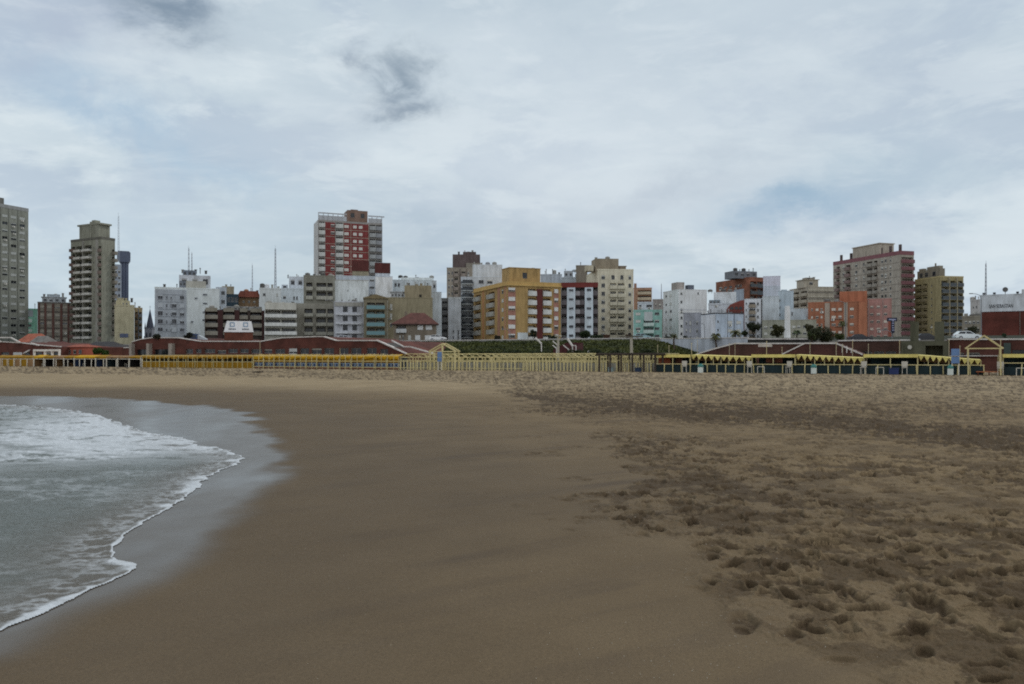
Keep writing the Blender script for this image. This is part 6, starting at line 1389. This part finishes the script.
# the sea: a thin sheet with small waves that runs up onto the sand, foam where it breaks
def sea_h(x, y):
    x = x.astype(np.float32); y = y.astype(np.float32); sd = sdist(x, y, foam_w)*_sg; r = np.hypot(x, y)
    sd = sd+(fbm(x*3.5, y*3.5, 4)-.5)*.16*np.clip(r/9, .5, 3)
    dep = np.clip(-sd, 0, 30); amp = sstep(.1, 5, dep)
    w = (fbm(x*.55+y*.35, y*1.1-x*.3, 4, .55)-.5)*.11*amp + (fbm(x*1.5, y*3.4, 6, .70)-.5)*.10*sstep(.05, 1.8, dep)
    ridge = np.exp(-((sd+3.6)/1.1)**2)*.05*sstep(17, 24, r)
    z = WZ+.004+w*.8+ridge+.009*np.exp(-((sd+.06)/.07)**2)*(sd < .1)
    # foam
    wd = (.012+.10*sstep(.40, .72, fbm(x*2.1, y*2.1, 4)))*np.clip(r/8, .6, 3); line = np.exp(-np.clip((-sd-wd*.4), 0, None)**2/(wd*.75)**2)*(sd < .02)
    n = fbm(x*1.1+4, y*2.0, 5, .62); lace = 1-np.abs(fbm(x*2.1, y*3.6, 5, .62)-.5)*9
    core = np.exp(-(((x+11.5)/5.0)**2)); zone = sstep(16, 20, r)*sstep(0, .3, dep)*(1-sstep(2.2, 6.5, dep+(n-.5)*8)); band = zone*np.clip(sstep(.48-.20*core, .64-.18*core, n)*.95+np.clip(lace, 0, 1)*.5, 0, 1)*(.36+.74*core)
    open_ = sstep(.2, 1.5, dep)*np.clip(lace, 0, 1)*sstep(.45, .62, fbm(x*.45+9, y*.9, 4))*.36
    lace2 = 1-np.abs(fbm(x*4.2+7, y*6, 4, .6)-.5)*8; near = sstep(0, .1, dep)*(1-sstep(.1, .9, dep))*np.clip(lace2, 0, 1)*.55
    foam = np.clip(line*1.15+band+open_+near, 0, 1)*(.75+.5*(fbm(x*9, y*14, 3, .7)-.3)); film = 1-sstep(.0, 1.6, dep)
    return z, {'foam': foam, 'film': film, 'sd': sd}
ra = np.concatenate([np.radians(np.linspace(-178, -41, 90)), np.linspace(np.radians(-40), np.radians(-14), 620)])
rs = np.concatenate([np.linspace(1, 3.8, 12), 1/np.linspace(1/3.9, 1/60, 620), [64, 70, 80, 95, 120, 160, 220, 320, 500, 900, 2000, 5000]])
me = grid_mesh('sea_water', rs, ra, sea_h, keep=lambda x, y, at: at['sd'] < .0)
def sea_mat():
    m = bpy.data.materials.new('sea_water'); m.use_nodes = True; nt = m.node_tree; N = nt.nodes; Lk = nt.links; b = N['Principled BSDF']
    tc = N.new('ShaderNodeTexCoord'); a = N.new('ShaderNodeAttribute'); a.attribute_name = 'foam'; fl = N.new('ShaderNodeAttribute'); fl.attribute_name = 'film'
    mx = N.new('ShaderNodeMix'); mx.data_type = 'RGBA'; Lk.new(fl.outputs['Fac'], mx.inputs[0]); mx.inputs[6].default_value = (.105, .115, .102, 1); mx.inputs[7].default_value = (.115, .100, .080, 1)
    m2 = N.new('ShaderNodeMix'); m2.data_type = 'RGBA'; Lk.new(a.outputs['Fac'], m2.inputs[0]); Lk.new(mx.outputs[2], m2.inputs[6]); m2.inputs[7].default_value = (.60, .63, .66, 1); Lk.new(m2.outputs[2], b.inputs['Base Color'])
    rr_ = N.new('ShaderNodeMapRange'); Lk.new(a.outputs['Fac'], rr_.inputs[0]); rr_.inputs[3].default_value = .16; rr_.inputs[4].default_value = .9; Lk.new(rr_.outputs[0], b.inputs['Roughness']); b.inputs['IOR'].default_value = 1.33
    mp = N.new('ShaderNodeMapping'); mp.inputs['Scale'].default_value = (.8, 1.9, 1); Lk.new(tc.outputs['Object'], mp.inputs[0])
    n1 = N.new('ShaderNodeTexNoise'); n1.inputs['Scale'].default_value = 5; n1.inputs['Detail'].default_value = 5; Lk.new(mp.outputs[0], n1.inputs['Vector']); n2 = N.new('ShaderNodeTexNoise'); n2.inputs['Scale'].default_value = 40; n2.inputs['Detail'].default_value = 3; Lk.new(mp.outputs[0], n2.inputs['Vector'])
    ad = N.new('ShaderNodeMath'); ad.operation = 'MULTIPLY_ADD'; Lk.new(n2.outputs[0], ad.inputs[0]); ad.inputs[1].default_value = .12; Lk.new(n1.outputs[0], ad.inputs[2])
    bp = N.new('ShaderNodeBump'); bp.inputs['Distance'].default_value = .09; bp.inputs['Strength'].default_value = .8; Lk.new(ad.outputs[0], bp.inputs['Height']); Lk.new(bp.outputs[0], b.inputs['Normal'])
    return m
me.materials.append(sea_mat()); tag(put('sea_water', me), kind='structure')

# shells and grit washed up along the edge of the trampled sand
def grit():
    b = MB(); n = 0
    while n < 800:
        if random.random() < .75: px = random.gauss(650, 70); py = random.uniform(470, 680); px += (py-560)*.25
        else: px = random.uniform(300, 1024); py = random.uniform(400, 684)
        if py < 395: continue
        d = 2.0*F/(py-HY); x, y = K(px)*d, d; n += 1; s = random.uniform(.0012, .0048)*(1+d*.03); z, _a = 0, 0
        a = random.random()*6.28; b.poly([(x+s*math.cos(a), y+s*math.sin(a), s*.8), (x+s*math.cos(a+2.1), y+s*math.sin(a+2.1), s*.3), (x+s*math.cos(a+4.2), y+s*math.sin(a+4.2), s*.5)])
        b.poly([(x+s*math.cos(a), y+s*math.sin(a), s*.8), (x+s*math.cos(a+2.1), y+s*math.sin(a+2.1), s*.3), (x, y, s*1.4)])
    V = np.array(b.v); z, _ = sand_h(V[:, 0], V[:, 1]); V[:, 2] += z; b.v = [tuple(v) for v in V]
    o = b.build('shell_fragments', mat((158, 148, 130), 1.4, .8, 0, 'shell')); tag(o, 'pale shell fragments and grit scattered on the smooth sand', 'shells', kind='stuff')
grit()
def clump(label, px, py, w):
    d = 2.0*F/(py-HY); x = K(px)*d; z, _ = sand_h(np.array([x]), np.array([d])); r = rng.normal(size=(260, 3))*np.array([w*.35, w*.3, .05]); r[:, 2] = np.abs(r[:, 2])
    o = leaf_cloud('seaweed_clump', r, .07, mat((46, 36, 30), 1.2, .9, .2, 'seaweed')); o.location = (x, d, float(z[0])); tag(o, label, 'seaweed')
clump('dark seaweed clump lying on the dry sand below the left tents', 258.5, 372.9, .8)

# ================================================================== sky, sun, camera
w = bpy.data.worlds.new('World'); sc.world = w; w.use_nodes = True; nt = w.node_tree; N = nt.nodes; Lk = nt.links
SUN_EL, SUN_AZ = math.radians(46), math.radians(62)     # azimuth clockwise from +Y: ahead and well to the right, behind the cloud
sky = N.new('ShaderNodeTexSky'); sky.sky_type = 'NISHITA'; sky.sun_disc = False; sky.sun_elevation = SUN_EL; sky.sun_rotation = SUN_AZ; sky.air_density = 1.2; sky.dust_density = 2.0
def M(op, a, c=None, e=None):
    x = N.new('ShaderNodeMath'); x.operation = op
    for i, v in enumerate((a, c, e)):
        if v is None: continue
        if isinstance(v, (int, float)): x.inputs[i].default_value = v
        else: Lk.new(v, x.inputs[i])
    return x.outputs[0]
def MX(f, a, c, mode='MIX'):
    x = N.new('ShaderNodeMix'); x.data_type = 'RGBA'; x.blend_type = mode
    if isinstance(f, (int, float)): x.inputs[0].default_value = f
    else: Lk.new(f, x.inputs[0])
    for s_, v in ((6, a), (7, c)):
        if isinstance(v, tuple): x.inputs[s_].default_value = (*v, 1)
        else: Lk.new(v, x.inputs[s_])
    return x.outputs[2]
tc = N.new('ShaderNodeTexCoord'); sp = N.new('ShaderNodeSeparateXYZ'); Lk.new(tc.outputs['Generated'], sp.inputs[0]); X, Y, Z = sp.outputs
zz = M('ADD', M('MAXIMUM', Z, 0.0), .13)
cv = N.new('ShaderNodeCombineXYZ'); Lk.new(M('DIVIDE', X, zz), cv.inputs[0]); Lk.new(M('DIVIDE', Y, zz), cv.inputs[1])     # a flat cloud layer overhead
def cn(scale, det, rough, dist=.0, off=0, ang=0, st=(1, 1, 1)):
    mp = N.new('ShaderNodeMapping'); mp.inputs['Location'].default_value = (off, off*.7, off*.3); mp.inputs['Rotation'].default_value = (0, 0, ang); mp.inputs['Scale'].default_value = st; Lk.new(cv.outputs[0], mp.inputs[0])
    n = N.new('ShaderNodeTexNoise'); n.inputs['Scale'].default_value = scale; n.inputs['Detail'].default_value = det; n.inputs['Roughness'].default_value = rough; n.inputs['Distortion'].default_value = dist; Lk.new(mp.outputs[0], n.inputs['Vector']); return n.outputs[0]
def SM(v, a, c): x = N.new('ShaderNodeMapRange'); x.interpolation_type = 'SMOOTHSTEP'; Lk.new(v, x.inputs[0]); x.inputs[1].default_value = a; x.inputs[2].default_value = c; return x.outputs[0]
big = cn(.42, 6, .52, .5, 3.1, .5); mid = cn(1.1, 8, .56, .6, 8.2, .7, (1, 1.6, 1)); fin = cn(2.6, 9, .6, .4, 1.7, .6, (1, 1.5, 1))
S = 1.0
c_lo, c_hi = (.46, .565, .65), (.655, .745, .80)
cloud = MX(SM(M('ADD', M('MULTIPLY', big, .65), M('ADD', M('MULTIPLY', mid, .25), M('MULTIPLY', fin, .10))), .36, .60), c_lo, c_hi)
# wisps and darker patches at fixed directions of the sky (x/y, z/y of the direction), torn by noise
yy = M('MAXIMUM', Y, .02); U = M('DIVIDE', X, yy); V = M('DIVIDE', Z, yy); front = SM(Y, .05, .3)
def dn(scale, det, rough, off=0, st=(1, 1, 1.6), dist=.3):
    mp = N.new('ShaderNodeMapping'); mp.inputs['Location'].default_value = (off, off*.7, off*.3); mp.inputs['Rotation'].default_value = (0, .25, 0); mp.inputs['Scale'].default_value = st; Lk.new(tc.outputs['Generated'], mp.inputs[0])
    n = N.new('ShaderNodeTexNoise'); n.inputs['Scale'].default_value = scale; n.inputs['Detail'].default_value = det; n.inputs['Roughness'].default_value = rough; n.inputs['Distortion'].default_value = dist; Lk.new(mp.outputs[0], n.inputs['Vector']); return n.outputs[0]
tu = M('MULTIPLY', M('SUBTRACT', dn(9, 7, .65, 2), .5), .15); tv = M('MULTIPLY', M('SUBTRACT', dn(9, 7, .65, 9), .5), .13)
tear = SM(dn(17, 9, .62, 4, (1, 1, 1.2), .6), .36, .60)
cloud = MX(M('MULTIPLY', SM(dn(5, 9, .60, 6, (1, 1, 2.2)), .46, .60), .62), cloud, (.42, .515, .635)); cloud = MX(M('MULTIPLY', SM(dn(7, 9, .62, 12, (1, 1, 3.0)), .49, .63), .62), cloud, (.73, .81, .85))
def patch(px, py, wx, wy, ang, sharp=1, torn=0.0):
    u = M('SUBTRACT', M('ADD', U, tu), K(px)); v = M('SUBTRACT', M('ADD', V, tv), (HY-py)/F); ca, sa = math.cos(ang), math.sin(ang)
    p = M('DIVIDE', M('ADD', M('MULTIPLY', u, ca), M('MULTIPLY', v, sa)), wx/F); q = M('DIVIDE', M('SUBTRACT', M('MULTIPLY', v, ca), M('MULTIPLY', u, sa)), wy/F)
    r2 = M('ADD', M('MULTIPLY', p, p), M('MULTIPLY', q, q)); g = M('MULTIPLY', M('POWER', 2.718, M('MULTIPLY', r2, -sharp)), front)
    if torn: g = M('MULTIPLY', g, M('ADD', 1-torn, M('MULTIPLY', tear, torn)))
    return g
for (px, py, wx, wy, an, col_, st, torn) in (
    (600, 120, 240, 100, .1, (.68, .755, .815), .65, .2), (640, 205, 170, 46, 0, (.71, .775, .825), .7, .3), (470, 40, 150, 50, .1, (.67, .75, .81), .5, .3), (120, 230, 200, 46, .05, (.63, .73, .80), .6, .4),
    (60, 70, 110, 30, -.35, (.43, .56, .69), .6, .5), (130, 120, 130, 24, -.42, (.40, .54, .68), .8, .5), (200, 170, 90, 16, -.35, (.43, .57, .70), .7, .5), (860, 50, 190, 110, -.2, (.49, .575, .665), .55, .2),
    (800, 206, 95, 20, .12, (.32, .46, .60), 1.0, .3), (910, 175, 130, 34, .1, (.45, .565, .66), .7, .3), (670, 188, 120, 24, .3, (.45, .53, .62), .6, .3), (880, 236, 150, 14, .0, (.60, .68, .755), .45, .3), (60, 20, 130, 44, 0, (.43, .50, .62), .6, .2),
    (165, 12, 58, 20, -.3, (.235, .31, .395), 1.0, .35), (402, 80, 32, 36, -.3, (.26, .335, .41), .95, .85), (368, 58, 26, 10, -.5, (.28, .35, .44), .6, .5), (400, 106, 34, 12, .1, (.25, .32, .40), .8, .4), (430, 235, 120, 26, 0, (.42, .51, .62), .5, .4), (330, 130, 60, 40, 0, (.52, .60, .69), .4, .3),
    (40, 275, 240, 60, 0, (.48, .61, .70), .5, .2), (300, 265, 130, 40, 0, (.53, .645, .72), .4, .2)):
    cloud = MX(M('MULTIPLY', patch(px, py, wx, wy, an, 1, torn), st), cloud, col_)
cloud = MX(M('MULTIPLY', SM(fin, .5, .75), .28), cloud, (.73, .81, .85))
# unseen overcast behind the camera, over the sea, brightened to lift the facades
cloud = MX(M('MULTIPLY', SM(M('MULTIPLY', Y, -1.0), -.25, .6), .6), cloud, (.92, .94, .97))
bg1 = N.new('ShaderNodeBackground'); Lk.new(sky.outputs[0], bg1.inputs[0]); bg1.inputs[1].default_value = .08
bg2 = N.new('ShaderNodeBackground'); Lk.new(cloud, bg2.inputs[0]); bg2.inputs[1].default_value = 1.0
cover = M('ADD', .90, M('MULTIPLY', SM(big, .35, .6), .1)); ms = N.new('ShaderNodeMixShader'); Lk.new(cover, ms.inputs[0]); Lk.new(bg1.outputs[0], ms.inputs[1]); Lk.new(bg2.outputs[0], ms.inputs[2]); Lk.new(ms.outputs[0], N['World Output'].inputs[0])
w.cycles.sampling_method = 'MANUAL'; w.cycles.sample_map_resolution = 512

sl = bpy.data.lights.new('sun', 'SUN'); sl.energy = 1.1; sl.angle = math.radians(12); sl.color = (1, .96, .9); so = bpy.data.objects.new('sun', sl); COL.objects.link(so)
dv = Vector((math.sin(SUN_AZ)*math.cos(SUN_EL), math.cos(SUN_AZ)*math.cos(SUN_EL), math.sin(SUN_EL))); so.rotation_euler = dv.to_track_quat('Z', 'Y').to_euler(); so.location = (0, 0, 60)
cam = bpy.data.cameras.new('camera'); co = bpy.data.objects.new('camera', cam); COL.objects.link(co); co.location = (0, 0, EYE); co.rotation_euler = (math.pi/2, 0, 0)
cam.sensor_width = 36; cam.lens = 36*F/1024; cam.shift_y = (HY-342)/1024; cam.clip_end = 9000; cam.clip_start = .1; sc.camera = co
sc.view_settings.view_transform = 'Standard'; sc.view_settings.look = 'None'; sc.view_settings.exposure = 0; sc.view_settings.gamma = 1; sc.view_settings.use_curve_mapping = False
sc.cycles.max_bounces = 6; sc.cycles.diffuse_bounces = 3; sc.cycles.glossy_bounces = 3; sc.cycles.use_denoising = False; sc.cycles.filter_width = 1.9
